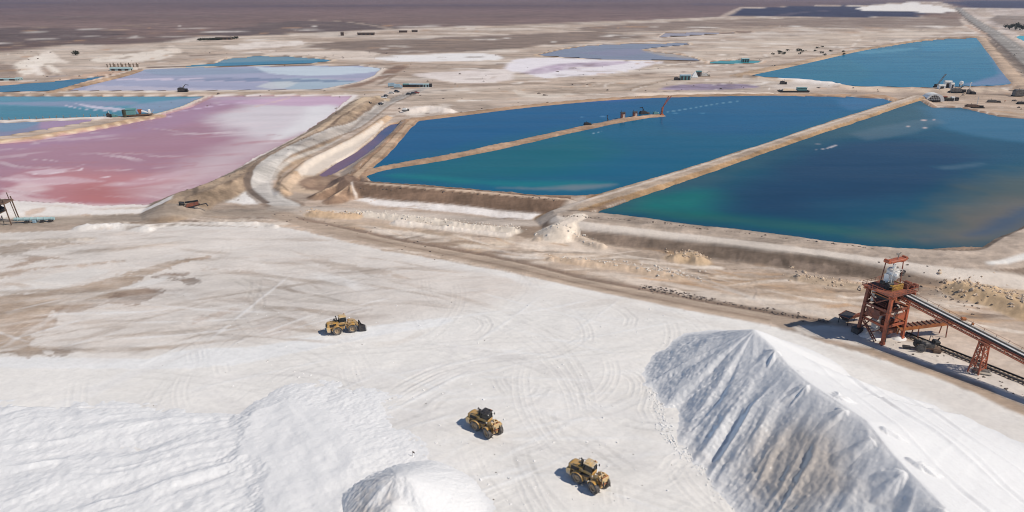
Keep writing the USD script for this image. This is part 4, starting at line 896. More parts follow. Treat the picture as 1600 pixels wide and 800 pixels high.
def big_h(x, y):
    """tipped along a winding crest: straight slides down the steep left side, a graded ramp on the right, later loads dumped on top"""
    best, h0, u, side = np.full(len(x), 1e9), np.zeros(len(x)), np.zeros(len(x)), np.zeros(len(x))
    run = 0.0
    for k in range(len(RIDGE) - 1):
        a, d = RIDGE[k, :2], RIDGE[k + 1, :2] - RIDGE[k, :2]
        L = np.hypot(*d)
        t = ((x - a[0]) * d[0] + (y - a[1]) * d[1]) / L ** 2
        tc = np.clip(t, 0, 1)
        q = np.hypot(x - a[0] - tc * d[0], y - a[1] - tc * d[1])
        m = q < best
        best[m] = q[m]
        h0[m] = (RIDGE[k, 2] + (RIDGE[k + 1, 2] - RIDGE[k, 2]) * tc)[m]
        s = ((x - a[0]) * d[1] - (y - a[1]) * d[0]) / L      # above 0 on the left as seen from the yard
        ang = np.arctan2(s, -(t * L)) if k == 0 else 0
        uu = run + tc * L - (np.where(t < 0, (math.pi / 2 - np.abs(ang)) * 6 * np.sign(s), 0) if k == 0 else 0)
        u[m] = uu[m]
        side[m] = (s / np.maximum(q, 0.3))[m]
        run += L
    d = best
    w = step(-0.35, 0.45, -side if side[np.argmin(np.hypot(x - 36, y - 100))] < 0 else side)
    ramp = 0.36 + 0.19 * step(112, 121, y)
    s = ramp + (0.62 - ramp) * w
    u = x * 0.70 - y * 0.71 + 1.2 * n3(x, y, 12, 60, 2)      # slides run slanting down the left face
    an = np.arctan2(y - 121.2, x - 48.3)
    fan = step(107, 117, y + 0.5 * (48 - x))

    def slides(k, width, seed, drift):
        v = n3(u, d * drift, width, seed, 2) * (1 - fan) + n3(np.cos(an) * k, np.sin(an) * k + d * drift * 0.2, 1.0, seed + 20, 2) * fan
        return v
    sharp = 0.55 - 1.9 * np.abs(slides(3.4, 3.4, 62, 0.10))
    lob = slides(1.6, 8.0, 61, 0.2) * 1.5 + sharp * 0.85 * (0.5 + 0.9 * np.clip(0.6 + 1.5 * n3(x, y, 9, 67, 2), 0, 1.2)) + slides(9, 1.2, 63, 0.12) * 0.25 + 0.5 * n3(x, y, 4.5, 68, 3)
    h = h0 - s * (np.sqrt(d * d + 0.5) - 0.3) + (lob - 0.25 * fan) * np.minimum(d / 8, 1) * (0.08 + 0.92 * w)
    for j, (cx, cy, hh, sl) in enumerate(DUMPS):
        r = np.hypot((x - cx) * 1.0, (y - cy) * 1.0)
        an = np.arctan2(y - cy, x - cx)
        c = hh + 0.45 - sl * np.sqrt(r * r + 0.35) + 0.35 * n3(np.cos(an) * 2.4 + j, np.sin(an) * 2.4, 1.0, 70 + j, 2) * np.minimum(r, 2) + 0.25 * n3(x, y, 1.6, 90 + j, 2)
        h = np.maximum(h, c)
    W = 0.12 + 0.88 * w
    low = step(0.95, 0.25, h / 13)
    h = h + W * (0.075 * n3(x, y, 0.5, 64, 3) * (0.9 + 1.8 * low) + 0.16 * n3(x, y, 1.7, 65, 2) * low + 0.07 * n3(x * 0.9 - y * 0.4, (y * 0.9 + x * 0.4) * 0.25, 1.0, 66, 2)) - 0.2
    h = np.where(h > -1.3, 0.5 * (h + np.sqrt(h * h + 0.5)) - 0.26, h)
    for off, dep, sl, sd in ((8, 0.22, 0.16, 77), (13.5, 0.3, 0.27, 78), (17, 0.2, 0.22, 79), (22, 0.22, 0.33, 80)):
        rx = 50 + off + (121 - y) * sl * 0.8 + 2.6 * n3(x, y, 16, sd, 2)
        h -= dep * np.exp(-((x - rx) / 0.7) ** 2) * step(126, 112, y) * np.clip(0.5 + 1.6 * n3(x, y, 12, sd + 10, 1), 0, 1.2)
        h += 0.5 * dep * np.exp(-((x - rx - 1.3) / 0.6) ** 2) * step(126, 112, y)
    h += 0.10 * n3(x * 0.9 + y * 0.4, y * 0.25, 2.0, 88, 3) * (x > 56) * step(0.5, 2, h)
    return h


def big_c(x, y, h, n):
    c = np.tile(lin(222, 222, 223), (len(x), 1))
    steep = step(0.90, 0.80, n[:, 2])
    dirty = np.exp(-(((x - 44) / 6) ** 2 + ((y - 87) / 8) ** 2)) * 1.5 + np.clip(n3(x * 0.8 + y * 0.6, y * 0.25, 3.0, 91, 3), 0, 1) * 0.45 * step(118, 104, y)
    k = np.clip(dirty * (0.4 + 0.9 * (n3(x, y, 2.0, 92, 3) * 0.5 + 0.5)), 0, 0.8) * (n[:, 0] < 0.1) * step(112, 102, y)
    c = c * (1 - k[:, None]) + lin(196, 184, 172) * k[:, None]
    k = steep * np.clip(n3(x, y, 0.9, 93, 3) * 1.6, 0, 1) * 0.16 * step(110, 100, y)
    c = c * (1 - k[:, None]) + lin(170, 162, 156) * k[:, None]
    return c


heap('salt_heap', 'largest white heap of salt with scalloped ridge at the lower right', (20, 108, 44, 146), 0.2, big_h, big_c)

SMALL = [(-19.2, 83.8, 6.5), (-17.7, 84.2, 7.3), (-16.2, 84.0, 7.25), (-15.2, 83.0, 6.6), (-17.6, 79.5, 6.2), (-16.4, 75.0, 5.8), (-19.0, 70.5, 5.5)]


def small_c(x, y, h, n):
    c = np.tile(lin(222, 222, 223), (len(x), 1))
    k = np.exp(-(((x + 21.5) / 3.6) ** 2 + ((y - 81) / 6) ** 2)) * (0.5 + 0.8 * n3(x, y, 1.5, 95, 3))
    k = np.clip(k, 0, 0.75)
    return c * (1 - k[:, None]) + lin(200, 188, 176) * k[:, None]


heap('salt_heap', 'small salt heap with a dirty left face, left of the lowest loader', (-34, 4, 58, 98), 0.16, lambda x, y: cones(x, y, SMALL, 0.72, 0.60, 25, 0.6, math.radians(205), 0.12, 0.4), small_c)

LOW = [(-44, 108.5, 2.0), (-48.5, 107, 1.8), (-43, 105, 2.2), (-40, 103, 2.3), (-47, 103.5, 1.9), (-37.5, 99.5, 2.5), (-43, 99.5, 2.4), (-39.5, 96, 2.6), (-45.5, 97, 2.2), (-36, 95.5, 2.5), (-34.5, 92, 2.6), (-36.5, 89.5, 2.7), (-35, 86, 2.7), (-34, 82, 2.8), (-33, 77, 2.8)]


def low_h(x, y):
    h = cones(x, y, LOW, 0.30, 0.13, 45, 0.3, math.radians(215), 0.11, 0.6)
    h = np.minimum(h, 1.2 + 0.4 * n3(x, y, 5, 47, 3) + 0.015 * (108 - y)) - 0.25 + 0.35 * n3(x, y, 9, 57, 3)
    a = np.arctan2(y - 112, x + 20)
    r = np.hypot(x + 20, y - 112)
    wv = 2.2 * n3(x, y, 11, 49, 2)
    ribs = 0.75 - 2.2 * np.abs(n3(a * 17 + wv, r * 0.06, 1.5, 48, 2)) + 0.5 * n3(a * 40 + wv * 2, r * 0.12, 1.5, 53, 2)
    ribs = ribs * step(-33, -44, x + (104 - y) * 0.3)
    apron = 0.6 + 0.42 * ribs + 0.10 * n3(x, y, 0.9, 50, 3) + 0.18 * n3(x, y, 3.2, 54, 2) - 0.25 * step(90, 70, y)
    fall = y - 103 + (x + 46) * 0.12 + 3.0 * n3(x, y, 8, 52, 3)
    apron = apron - np.maximum(0, fall) * 0.14
    apron = np.where(x < -30 - (y - 96) * 0.35, apron, apron - (x + 30 + (y - 96) * 0.35) * 0.25)
    return np.maximum(h, apron - 0.1) + 0.07 * n3(x, y, 0.8, 58, 3) + 0.10 * n3(x * 0.8 + y * 0.6, (y * 0.8 - x * 0.6) * 0.2, 1.4, 59, 2)


heap('salt_heap', 'low flat topped salt heap with spilled ribs in the lower left corner', (-110, -8, 60, 122), 0.22, low_h, lambda x, y, h, n: np.tile(lin(222, 222, 223), (len(x), 1)))

# ------------------------------------------------------------------ small shapes to build from


def box(c, s, rot=None, bev=0.0):
    if bev:
        sx, sy, sz = np.array(s) / 2
        b = min(bev, sx * 0.45, sy * 0.45, sz * 0.45)
        pts = [(i * (sx - b * (k != 0)), j * (sy - b * (k != 1)), l * (sz - b * (k != 2))) for i in (-1, 1) for j in (-1, 1) for l in (-1, 1) for k in range(3)]
        m = trimesh.Trimesh(*_hull(pts), process=False)
    else:
        m = trimesh.creation.box(s)
    if rot is not None:
        m.apply_transform(trimesh.transformations.euler_matrix(*rot))
    m.apply_translation(c)
    return m


def _hull(pts):
    h = trimesh.Trimesh(np.array(pts, float)).convex_hull if False else trimesh.convex.convex_hull(np.array(pts, float))
    return h.vertices, h.faces


def hull(pts):
    return trimesh.convex.convex_hull(np.array(pts, float))


def beam(p, q, w, h=None):
    p, q = np.array(p, float), np.array(q, float)
    h = w if h is None else h
    d = q - p
    L = np.linalg.norm(d)
    z = d / L
    up = np.array([0, 0, 1.0]) if abs(z[2]) < 0.95 else np.array([0, 1.0, 0])
    x = np.cross(up, z); x /= np.linalg.norm(x)
    y = np.cross(z, x)
    m = trimesh.creation.box((w, h, L))
    T = np.eye(4); T[:3, 0], T[:3, 1], T[:3, 2], T[:3, 3] = x, y, z, (p + q) / 2
    m.apply_transform(T)
    return m


def pipe(p, q, r, n=10, r2=None):
    p, q = np.array(p, float), np.array(q, float)
    d = q - p
    L = np.linalg.norm(d)
    a = np.arange(n) * 2 * np.pi / n
    r2 = r if r2 is None else r2
    v = np.vstack([np.stack([np.cos(a) * r, np.sin(a) * r, np.zeros(n)], 1), np.stack([np.cos(a) * r2, np.sin(a) * r2, np.full(n, L)], 1), [[0, 0, 0], [0, 0, L]]])
    f = []
    for k in range(n):
        j = (k + 1) % n
        f += [[k, j, n + j], [k, n + j, n + k], [2 * n, j, k], [2 * n + 1, n + k, n + j]]
    m = trimesh.Trimesh(v, f, process=False)
    m.apply_transform(trimesh.geometry.align_vectors([0, 0, 1], d / L))
    m.apply_translation(p)
    return m


def prism(profile, y0, y1):
    """a profile in x, z pushed from y0 to y1"""
    from shapely.geometry import Polygon
    m = trimesh.creation.extrude_polygon(Polygon(profile), y1 - y0, engine='earcut')
    v = m.vertices.copy()
    m.vertices = np.stack([v[:, 0], y1 - v[:, 2], v[:, 1]], 1)
    return m


def lathe(profile, n=20):
    """profile of (radius, height)"""
    return trimesh.creation.revolve(np.array(profile, float), sections=n)


def wheel_mesh(r, w, n=28):
    prof = [(r * 0.58, -w / 2 + 0.06), (r * 0.7, -w / 2), (r * 0.9, -w / 2 + 0.02), (r * 0.98, -w * 0.36), (r, -w * 0.2), (r, w * 0.2), (r * 0.98, w * 0.36), (r * 0.9, w / 2 - 0.02), (r * 0.7, w / 2), (r * 0.58, w / 2 - 0.06), (r * 0.58, -w / 2 + 0.06)]
    tyre = lathe(prof, n)
    lugs = []
    for k in range(n * 3 // 4):
        a = k * 2 * math.pi / (n * 3 // 4)
        for s in (-1, 1):
            b = box((r * 0.995, 0, s * w * 0.22), (0.09, 0.13, w * 0.42), (s * 0.45, 0, 0))
            b.apply_transform(trimesh.transformations.rotation_matrix(a + (0.06 if s > 0 else 0), (0, 0, 1)))
            lugs.append(b)
    tyre = trimesh.util.concatenate([tyre] + lugs)
    rim = lathe([(0.0, w * 0.2), (r * 0.18, w * 0.24), (r * 0.22, w * 0.14), (r * 0.46, w * 0.12), (r * 0.52, w * 0.4), (r * 0.59, w * 0.44), (r * 0.59, -w * 0.44), (r * 0.52, -w * 0.4), (r * 0.46, -w * 0.1), (0, -w * 0.1)], n)
    return tyre, rim


def placed(m, loc, face=1):
    """a wheel laid along the axle, its face to the side face"""
    m = m.copy()
    m.apply_transform(trimesh.transformations.rotation_matrix(-face * math.pi / 2, (1, 0, 0)))
    m.apply_translation(loc)
    return m


# ------------------------------------------------------------------ the wheel loaders


def loader(label, loc, rotz, steer, bucket, roof='loader_pale', scale=1.0):
    t = thing('wheel_loader', label, 'wheel loader', loc, rotz, 'wheel loaders at work on the white salt yard', scale)
    RW, WW, TR = 1.02, 0.78, 1.22
    xr, xf = -1.8, 1.9
    S = trimesh.transformations.rotation_matrix(steer, (0, 0, 1))

    def f(m):       # the front half swings about the joint in the middle
        m = trimesh.util.concatenate(m) if isinstance(m, list) else m.copy()
        m.apply_transform(S)
        return m
    # rear half
    part(t, 'rear_frame', [box((-1.9, 0, 1.25), (3.4, 1.3, 0.7), bev=0.06), box((-0.4, 0, 1.15), (0.9, 0.9, 0.9), bev=0.06), box((xr, 0, RW), (0.7, 1.9, 0.5), bev=0.1)], 'dark_steel')
    part(t, 'counterweight', hull([(x, y, z) for x, z in ((-4.0, 0.95), (-4.12, 1.5), (-4.0, 1.95), (-3.3, 1.95), (-3.3, 0.85)) for y in (-1.25, 1.25)]), 'loader_pale')
    hood = prism([(-3.95, 1.6), (-3.85, 2.55), (-3.5, 2.78), (-1.3, 2.9), (-0.9, 2.5), (-0.9, 1.6)], -0.82, 0.82)
    h = part(t, 'engine_hood', hood, 'loader_yellow')
    g = part(t, 'radiator_grille', box((-3.93, 0, 2.1), (0.12, 1.25, 0.75)), 'black_steel')
    for k in range(6):
        part(g, 'slat', box((-4.0, 0, 1.8 + k * 0.12), (0.05, 1.2, 0.05)), 'dark_steel')
    for s in (-1, 1):
        v = part(h, 'vent_panel', box((-2.6, s * 0.83, 2.25), (1.5, 0.05, 0.7)), 'dark_steel')
        for k in range(4):
            part(v, 'louvre', box((-3.15 + k * 0.36, s * 0.865, 2.25), (0.2, 0.03, 0.56)), 'black_steel')
    part(t, 'air_cleaner', [pipe((-2.0, 0.45, 2.8), (-2.0, 0.45, 3.25), 0.2, 12), pipe((-2.0, 0.45, 3.25), (-2.0, 0.45, 3.4), 0.26, 12, 0.16)], 'dark_steel')
    part(t, 'exhaust_stack', [pipe((-1.65, -0.3, 2.8), (-1.65, -0.3, 4.1), 0.13, 12), pipe((-1.65, -0.3, 4.1), (-1.8, -0.3, 4.35), 0.12, 12)], 'dark_steel')
    for s in (-1, 1):
        a = np.radians(np.linspace(5, 175, 11))
        prof = [(xr + 1.22 * math.cos(q), RW + 1.2 * math.sin(q)) for q in a] + [(xr + 1.14 * math.cos(q), RW + 1.12 * math.sin(q)) for q in a[::-1]]
        part(t, 'fender', prism(prof, s * 1.22 - 0.45, s * 1.22 + 0.45), 'loader_yellow' if s < 0 else 'dark_steel')
        lad = [beam((-0.75, s * 1.28, 0.6), (-0.6, s * 1.2, 2.1), 0.05), beam((-0.35, s * 1.28, 0.6), (-0.25, s * 1.2, 2.1), 0.05)] + [beam((-0.75 + 0.03 * k, s * (1.28 - 0.016 * k), 0.65 + k * 0.3), (-0.33 + 0.02 * k, s * (1.28 - 0.016 * k), 0.65 + k * 0.3), 0.05) for k in range(5)]
        part(t, 'ladder', lad, 'dark_steel')
        part(t, 'walkway', box((-0.55, s * 1.05, 2.1), (1.5, 0.62, 0.07)), 'dark_steel')
        part(t, 'handrail', [beam((-1.25, s * 1.33, 2.1), (-1.25, s * 1.33, 3.0), 0.045), beam((-1.25, s * 1.33, 3.0), (-2.9, s * 0.85, 3.1), 0.045), beam((-2.9, s * 0.85, 2.75), (-2.9, s * 0.85, 3.1), 0.045)], 'dark_steel')
        part(t, 'tank', box((-0.45, s * 0.98, 1.55), (1.0, 0.5, 0.8), bev=0.08), 'loader_yellow')
    # cab
    c = part(t, 'cab', [box((-0.25, 0, 2.3), (1.7, 1.6, 0.75), bev=0.06), box((-0.3, 0, 1.75), (1.3, 1.3, 0.5))], 'loader_yellow')
    for sx in (-1, 1):
        for sy in (-1, 1):
            part(c, 'pillar', beam((-0.25 + sx * 0.8, sy * 0.74, 2.65), (-0.25 + sx * 0.68, sy * 0.68, 3.85), 0.11), 'black_steel')
    for s in (-1, 1):
        part(c, 'window', hull([(-0.25 + a * w, s * y, z) for a in (-1, 1) for w, y, z in ((0.76, 0.74, 2.68), (0.64, 0.68, 3.84), (0.76, 0.72, 2.68), (0.64, 0.66, 3.84))]), 'glass')
        part(c, 'window', hull([(-0.25 + s * x, a * w, z) for a in (-1, 1) for x, w, z in ((0.8, 0.7, 2.68), (0.68, 0.62, 3.84), (0.78, 0.7, 2.68), (0.66, 0.62, 3.84))]), 'glass')
    part(c, 'operator_seat', [box((-0.45, 0, 2.85), (0.5, 0.5, 0.25), bev=0.05), box((-0.68, 0, 3.2), (0.14, 0.5, 0.7), bev=0.05)], 'black_steel')
    part(t, 'cab_roof', [box((-0.25, 0, 3.94), (1.75, 1.75, 0.16), bev=0.05), box((-0.5, 0, 4.06), (0.8, 1.1, 0.1), bev=0.03)], roof)
    part(t, 'beacon', lathe([(0, 4.1), (0.09, 4.1), (0.08, 4.28), (0, 4.32)], 10).apply_translation((0.35, 0.6, 0)), 'orange_steel')
    for s in (-1, 1):
        part(t, 'mirror', [beam((0.55, s * 0.75, 3.3), (0.75, s * 1.15, 3.3), 0.04), box((0.75, s * 1.2, 3.2), (0.06, 0.2, 0.4))], 'black_steel')
        part(t, 'work_lamp', box((0.62, s * 0.6, 3.75), (0.12, 0.22, 0.16), bev=0.03), 'pale_steel')
    # front half
    part(t, 'front_frame', f([box((1.6, 0, 1.25), (2.2, 1.0, 0.8), bev=0.06), box((xf, 0, RW), (0.7, 1.9, 0.5), bev=0.1)] + [hull([(x, s * 0.55 + o, z) for x, z in ((0.9, 1.5), (1.0, 2.7), (1.5, 2.7), (2.4, 1.6)) for o in (-0.07, 0.07)]) for s in (-1, 1)]), 'loader_yellow')
    for s in (-1, 1):
        a = np.radians(np.linspace(60, 165, 8))
        prof = [(xf + 1.2 * math.cos(q), RW + 1.2 * math.sin(q)) for q in a] + [(xf + 1.13 * math.cos(q), RW + 1.13 * math.sin(q)) for q in a[::-1]]
        part(t, 'front_fender', f(prism(prof, s * 1.22 - 0.4, s * 1.22 + 0.4)), 'loader_yellow')
        part(t, 'headlight', f([beam((1.2, s * 0.75, 2.2), (1.2, s * 0.95, 2.6), 0.06), box((1.25, s * 1.0, 2.7), (0.16, 0.26, 0.2), bev=0.03)]), 'pale_steel')
    tyre, rim = wheel_mesh(RW, WW)
    for fx in (0, 1):
        for s in (-1, 1):
            m, r_ = placed(tyre, ((xf if fx else xr), s * TR, RW), s), placed(rim, ((xf if fx else xr), s * TR, RW), s)
            w = part(t, 'wheel', f(m) if fx else m, 'rubber')
            part(w, 'rim', f(r_) if fx else r_, 'rim_tan')
    if bucket:
        ends = [(1.25, 2.5), (2.6, 2.2), (3.55, 0.95)]
    else:
        ends = [(1.25, 2.55), (2.35, 3.05), (2.95, 2.55)]
    for s in (-1, 1):
        part(t, 'lift_arm', f([beam((ends[0][0], s * 0.62, ends[0][1]), (ends[1][0], s * 0.62, ends[1][1]), 0.16, 0.42), beam((ends[1][0] - 0.1, s * 0.62, ends[1][1] + 0.05), (ends[2][0], s * 0.62, ends[2][1]), 0.16, 0.36)]), 'loader_yellow')
        part(t, 'lift_cylinder', f([pipe((1.0, s * 0.4, 1.5), (1.8, s * 0.42, 1.9), 0.1, 8), pipe((1.8, s * 0.42, 1.9), (ends[1][0], s * 0.5, ends[1][1] - 0.2), 0.06, 8)]), 'dark_steel')
    part(t, 'tilt_linkage', f([beam((1.2, 0, 2.65), (2.2, 0, ends[1][1] + 0.35), 0.2, 0.25), beam((2.1, 0, ends[1][1] + 0.5), (2.5, 0, ends[1][1] - 0.4), 0.2, 0.3), beam((2.5, 0, ends[1][1] - 0.3), (ends[2][0], 0, ends[2][1] + 0.25), 0.12, 0.14), pipe((ends[1][0], -0.7, ends[1][1]), (ends[1][0], 0.7, ends[1][1]), 0.12, 8)]), 'loader_pale')
    if bucket:
        prof = [(3.5, 1.7), (3.35, 1.0), (3.55, 0.35), (4.0, 0.12), (5.0, 0.18), (5.0, 0.24), (4.05, 0.22), (3.66, 0.44), (3.47, 1.0), (3.62, 1.68)]
        b = part(t, 'bucket', f([prism(prof, -1.6, 1.6)] + [prism([(3.42, 1.6), (3.3, 1.0), (3.5, 0.33), (4.0, 0.1), (4.95, 0.16), (4.1, 0.6), (3.7, 1.5)], s * 1.6 - 0.04, s * 1.6 + 0.04) for s in (-1, 1)]), 'dark_steel')
        for k in range(8):
            part(b, 'tooth', f(hull([(x, -1.5 + k * 0.428 + o, z) for x, z in ((4.9, 0.16), (4.9, 0.28), (5.3, 0.19)) for o in (-0.07, 0.07)])), 'pale_steel')
    else:
        q = part(t, 'coupler', f([box((3.05, s * 0.55, 2.5), (0.22, 0.16, 1.5), bev=0.03) for s in (-1, 1)] + [box((3.05, 0, z), (0.18, 1.3, 0.2), bev=0.03) for z in (1.85, 2.5, 3.15)]), 'orange_steel')
        part(t, 'backing_plate', f(box((3.2, 0, 2.75), (0.1, 1.5, 0.95), bev=0.03)), 'loader_pale')
        for s in (-1, 1):
            part(t, 'fork', f([box((3.3, s * 0.5, 2.2), (0.12, 0.16, 1.0)), hull([(x, s * 0.5 + o, z) for x, z in ((3.25, 1.7), (3.25, 1.84), (3.95, 1.72)) for o in (-0.08, 0.08)])]), 'dark_steel')
    return t


def on_ground(px, py, dz=0.0):
    p = at(px, py)
    for k in range(5):
        p = at(px, py, 0.5 * (p[2] + ground_z(p[0], p[1])))
    return (p[0], p[1], ground_z(p[0], p[1]) + dz)


def ground_z(x, y):
    r, a = math.hypot(x, y), math.atan2(x, y)
    i, j = int(np.clip(np.searchsorted(RAD, r), 1, NR - 1)), int(np.searchsorted(ANG, a))
    w = np.array([H[i2 * NA + j2] for i2 in (i - 1, i) for j2 in (max(j - 1, 0), min(j, NA - 1))])
    return float(w.mean())


loader('yellow wheel loader with small dark bucket, farthest of the three, beside the brown earth patch', on_ground(538, 517), math.radians(24), math.radians(-8), True)
loader('wheel loader with dark cab roof, middle one of the three on the salt yard', on_ground(762, 672), math.radians(-34), math.radians(-22), False, 'dark_steel')
loader('yellow wheel loader with flat tan cab roof, nearest the largest salt heap', on_ground(923, 755), math.radians(-38), math.radians(-14), False)

# ------------------------------------------------------------------ the red loading plant and its conveyors


def rails(parent, pts, z0, mat='red_steel', h=1.0, gap=1.3):
    """a handrail along the points: posts and two bars"""
    for a, b in zip(pts[:-1], pts[1:]):
        a, b = np.array(a, float), np.array(b, float)
        n = max(1, int(np.linalg.norm(b - a) / gap))
        ms = [beam((*(a + (b - a) * k / n), z0), (*(a + (b - a) * k / n), z0 + h), 0.06) for k in range(n + 1)]
        ms += [beam((*a, z0 + h), (*b, z0 + h), 0.06), beam((*a, z0 + h * 0.5), (*b, z0 + h * 0.5), 0.045)]
        part(parent, 'handrail', ms, mat, False)


PX, PY = 85.5, 141.3
pz = ground_z(PX, PY)
plant = thing('loading_plant', 'tall rusty red steel loading plant with open legs beside the yard road', 'loading plant', (PX, PY, pz), math.radians(25))
W2 = 3.25
legs = {}
for sx in (-1, 1):
    for sy in (-1, 1):
        top = (sx * (W2 - 0.25), sy * (W2 - 0.25), 11.6)
        part(plant, 'leg', [beam((sx * W2, sy * W2, 0), top, 0.62, 0.62), box((sx * W2, sy * W2, 0.25), (0.95, 0.95, 0.5), bev=0.05)], 'red_steel' if sx > 0 or sy < 0 else 'rust_steel', False)
part(plant, 'plinth', box((-W2 - 0.2, W2 + 0.1, 0.5), (1.9, 1.9, 1.6), bev=0.1), 'dark_steel', False)
for z, m in ((4.2, 'red_steel'), (7.9, 'rust_steel'), (11.7, 'red_steel')):
    w = W2 + (0.2 if z < 11 else 0.9)
    for s in (-1, 1):
        part(plant, 'ring_beam', beam((-w, s * (W2 - 0.1), z), (w, s * (W2 - 0.1), z), 0.32, 0.55), m, False)
        part(plant, 'ring_beam', beam((s * (W2 - 0.1), -w, z - 0.02), (s * (W2 - 0.1), w, z - 0.02), 0.3, 0.5), m, False)
part(plant, 'deck', box((0, 0, 12.05), (8.2, 7.9, 0.12)), 'rust_steel', False)
part(plant, 'deck', box((0.6, 0.9, 8.2), (5.4, 4.6, 0.12)), 'rust_steel', False)
part(plant, 'deck', box((1.4, 0.6, 4.5), (3.6, 5.2, 0.12)), 'rust_steel', False)
for s in (-1, 1):
    for z0, z1 in ((0.6, 4.0), (4.5, 7.7), (8.2, 11.4)):
        part(plant, 'brace', [beam((-W2, s * W2, z0 if s > 0 else z1), (W2, s * W2, z1 if s > 0 else z0), 0.2), ] if z0 > 1 or s > 0 else [beam((0.4, s * W2, z1), (W2, s * W2, z0 + 1.2), 0.22)], 'rust_steel' if s > 0 else 'orange_steel', False)
        part(plant, 'brace', [beam((s * W2, -W2, z1), (s * W2, 0.2, z0 + 0.8), 0.22), beam((s * W2, W2, z1), (s * W2, 0.2, z0 + 0.8), 0.2)], 'orange_steel' if s > 0 else 'rust_steel', False)
# curved knee braces on the right face
for z in (7.6, 11.2):
    a = np.radians(np.linspace(0, 90, 7))
    for y0 in (-1, 1):
        pts = [(W2 + 0.05, y0 * (W2 - 0.3) - y0 * 1.9 * (1 - math.cos(q)), z - 1.9 * math.sin(math.pi / 2 - q) * 1.0) for q in a]
        part(plant, 'knee_brace', [beam(p, q, 0.22) for p, q in zip(pts[:-1], pts[1:])], 'orange_steel', False)
rails(plant, [(-4.1, -3.9), (4.1, -3.9)], 12.1); rails(plant, [(4.1, -3.9), (4.1, 3.9), (-4.1, 3.9)], 12.1); rails(plant, [(-4.1, 3.9), (-4.1, -3.9)], 12.1)
rails(plant, [(-2.1, -1.4), (-2.1, 3.2)], 8.25, 'rust_steel')
part(plant, 'screen_box', [box((0.4, 0.4, 10.0), (4.6, 3.6, 1.5), (0, 0.16, 0), bev=0.08), box((0.2, -1.5, 10.2), (4.2, 0.15, 0.9), (0, 0.16, 0))], 'black_steel', False)
part(plant, 'screen_frame', [beam((-2.4, s * 2.2, 10.6), (2.8, s * 2.2, 9.6), 0.22, 0.4) for s in (-1, 1)] + [beam((-2.4, -2.2, 10.6), (-2.4, 2.2, 10.6), 0.2), beam((2.8, -2.2, 9.6), (2.8, 2.2, 9.6), 0.2)], 'orange_steel', False)
for x0, y0, sx, sy, z0, hh in ((-W2 + 0.9, W2 - 0.05, 1.6, 0.1, 9.8, 2.6), (W2 - 0.02, 1.2, 0.1, 3.2, 9.6, 2.2), (0.9, -W2 + 0.05, 3.2, 0.1, 6.0, 2.0), (-W2 + 0.02, 0.6, 0.1, 3.4, 6.2, 2.2), (1.8, W2 - 0.06, 2.4, 0.1, 6.1, 2.4), (W2 - 0.04, -0.6, 0.1, 2.6, 3.0, 1.8)):
    part(plant, 'cladding_panel', box((x0, y0, z0), (sx, sy, hh)), 'rust_steel' if x0 < 0 else 'red_steel', False)
part(plant, 'conduit', [pipe((-W2 + 0.5, -W2 - 0.25, 0.2), (-W2 + 0.6, -W2 + 0.1, 11.4), 0.12, 8)], 'dark_steel')
part(plant, 'lower_bin', hull([(x, y, 4.2) for x in (-0.4, 2.8) for y in (-1.6, 2.2)] + [(x, y, 2.2) for x in (0.6, 1.8) for y in (-0.4, 0.8)]), 'rust_steel', False)
part(plant, 'hopper', hull([(x, y, 7.7) for x in (-2.3, 2.0) for y in (-1.9, 2.1)] + [(x, y, 5.3) for x in (-0.8, 0.4) for y in (-0.5, 0.6)]), 'rust_steel', False)
part(plant, 'chute', [hull([(-0.9 + o, 0.4 + q, 5.4) for o in (0, 1.2) for q in (0, 1.2)] + [(-2.0 + o, 0.0 + q, 3.6) for o in (0, 1.3) for q in (0, 1.3)]), hull([(-2.0 + o, 0.0 + q, 3.7) for o in (0, 1.3) for q in (0, 1.3)] + [(-2.3 + o, -0.4 + q, 2.1) for o in (0, 1.3) for q in (0, 1.3)]),
                     hull([(-2.3 + o, -0.4 + q, 2.3) for o in (0, 1.3) for q in (0, 1.3)] + [(-3.9 + o, -0.3 + q, 1.2) for o in (0, 1.1) for q in (0, 1.2)])], 'pale_steel', False)
part(plant, 'feeder', [box((1.2, -0.8, 1.9), (3.4, 2.6, 1.4), (0, 0.12, 0), bev=0.1), hull([(x, y, 1.3) for x in (0, 2.6) for y in (-1.8, 0.3)] + [(x, y, 0.4) for x in (0.8, 1.8) for y in (-1.1, -0.4)])], 'rust_steel', False)
part(plant, 'pipe_loop', [pipe((1.6, -2.2, 3.6), (2.8, -2.5, 2.4), 0.2, 8), pipe((2.8, -2.5, 2.4), (2.7, -2.3, 1.0), 0.2, 8), pipe((0.2, -2.4, 3.9), (1.6, -2.2, 3.6), 0.2, 8), pipe((1.2, 2.4, 4.6), (1.2, 2.4, 7.8), 0.3, 10)], 'orange_steel')
part(plant, 'white_pipe', [pipe((1.9, -1.2, 4.6), (2.3, -1.6, 7.4), 0.32, 10), pipe((2.3, -1.6, 7.4), (1.4, 0.4, 8.0), 0.3, 10)], 'pale_steel')
part(plant, 'white_pipe', pipe((-2.0, 2.2, 8.4), (-2.0, 2.2, 11.0), 0.4, 10), 'pale_steel')
part(plant, 'stair', [beam((-W2 - 0.9, -1.8, 0.2), (-W2 - 0.9, 2.4, 4.2), 0.08, 0.25), beam((-W2 - 0.2, -1.8, 0.2), (-W2 - 0.2, 2.4, 4.2), 0.08, 0.25)] + [box((-W2 - 0.55, -1.8 + 4.2 * k / 13, 0.3 + 4 * k / 13), (0.7, 0.26, 0.05)) for k in range(14)], 'rust_steel', False)
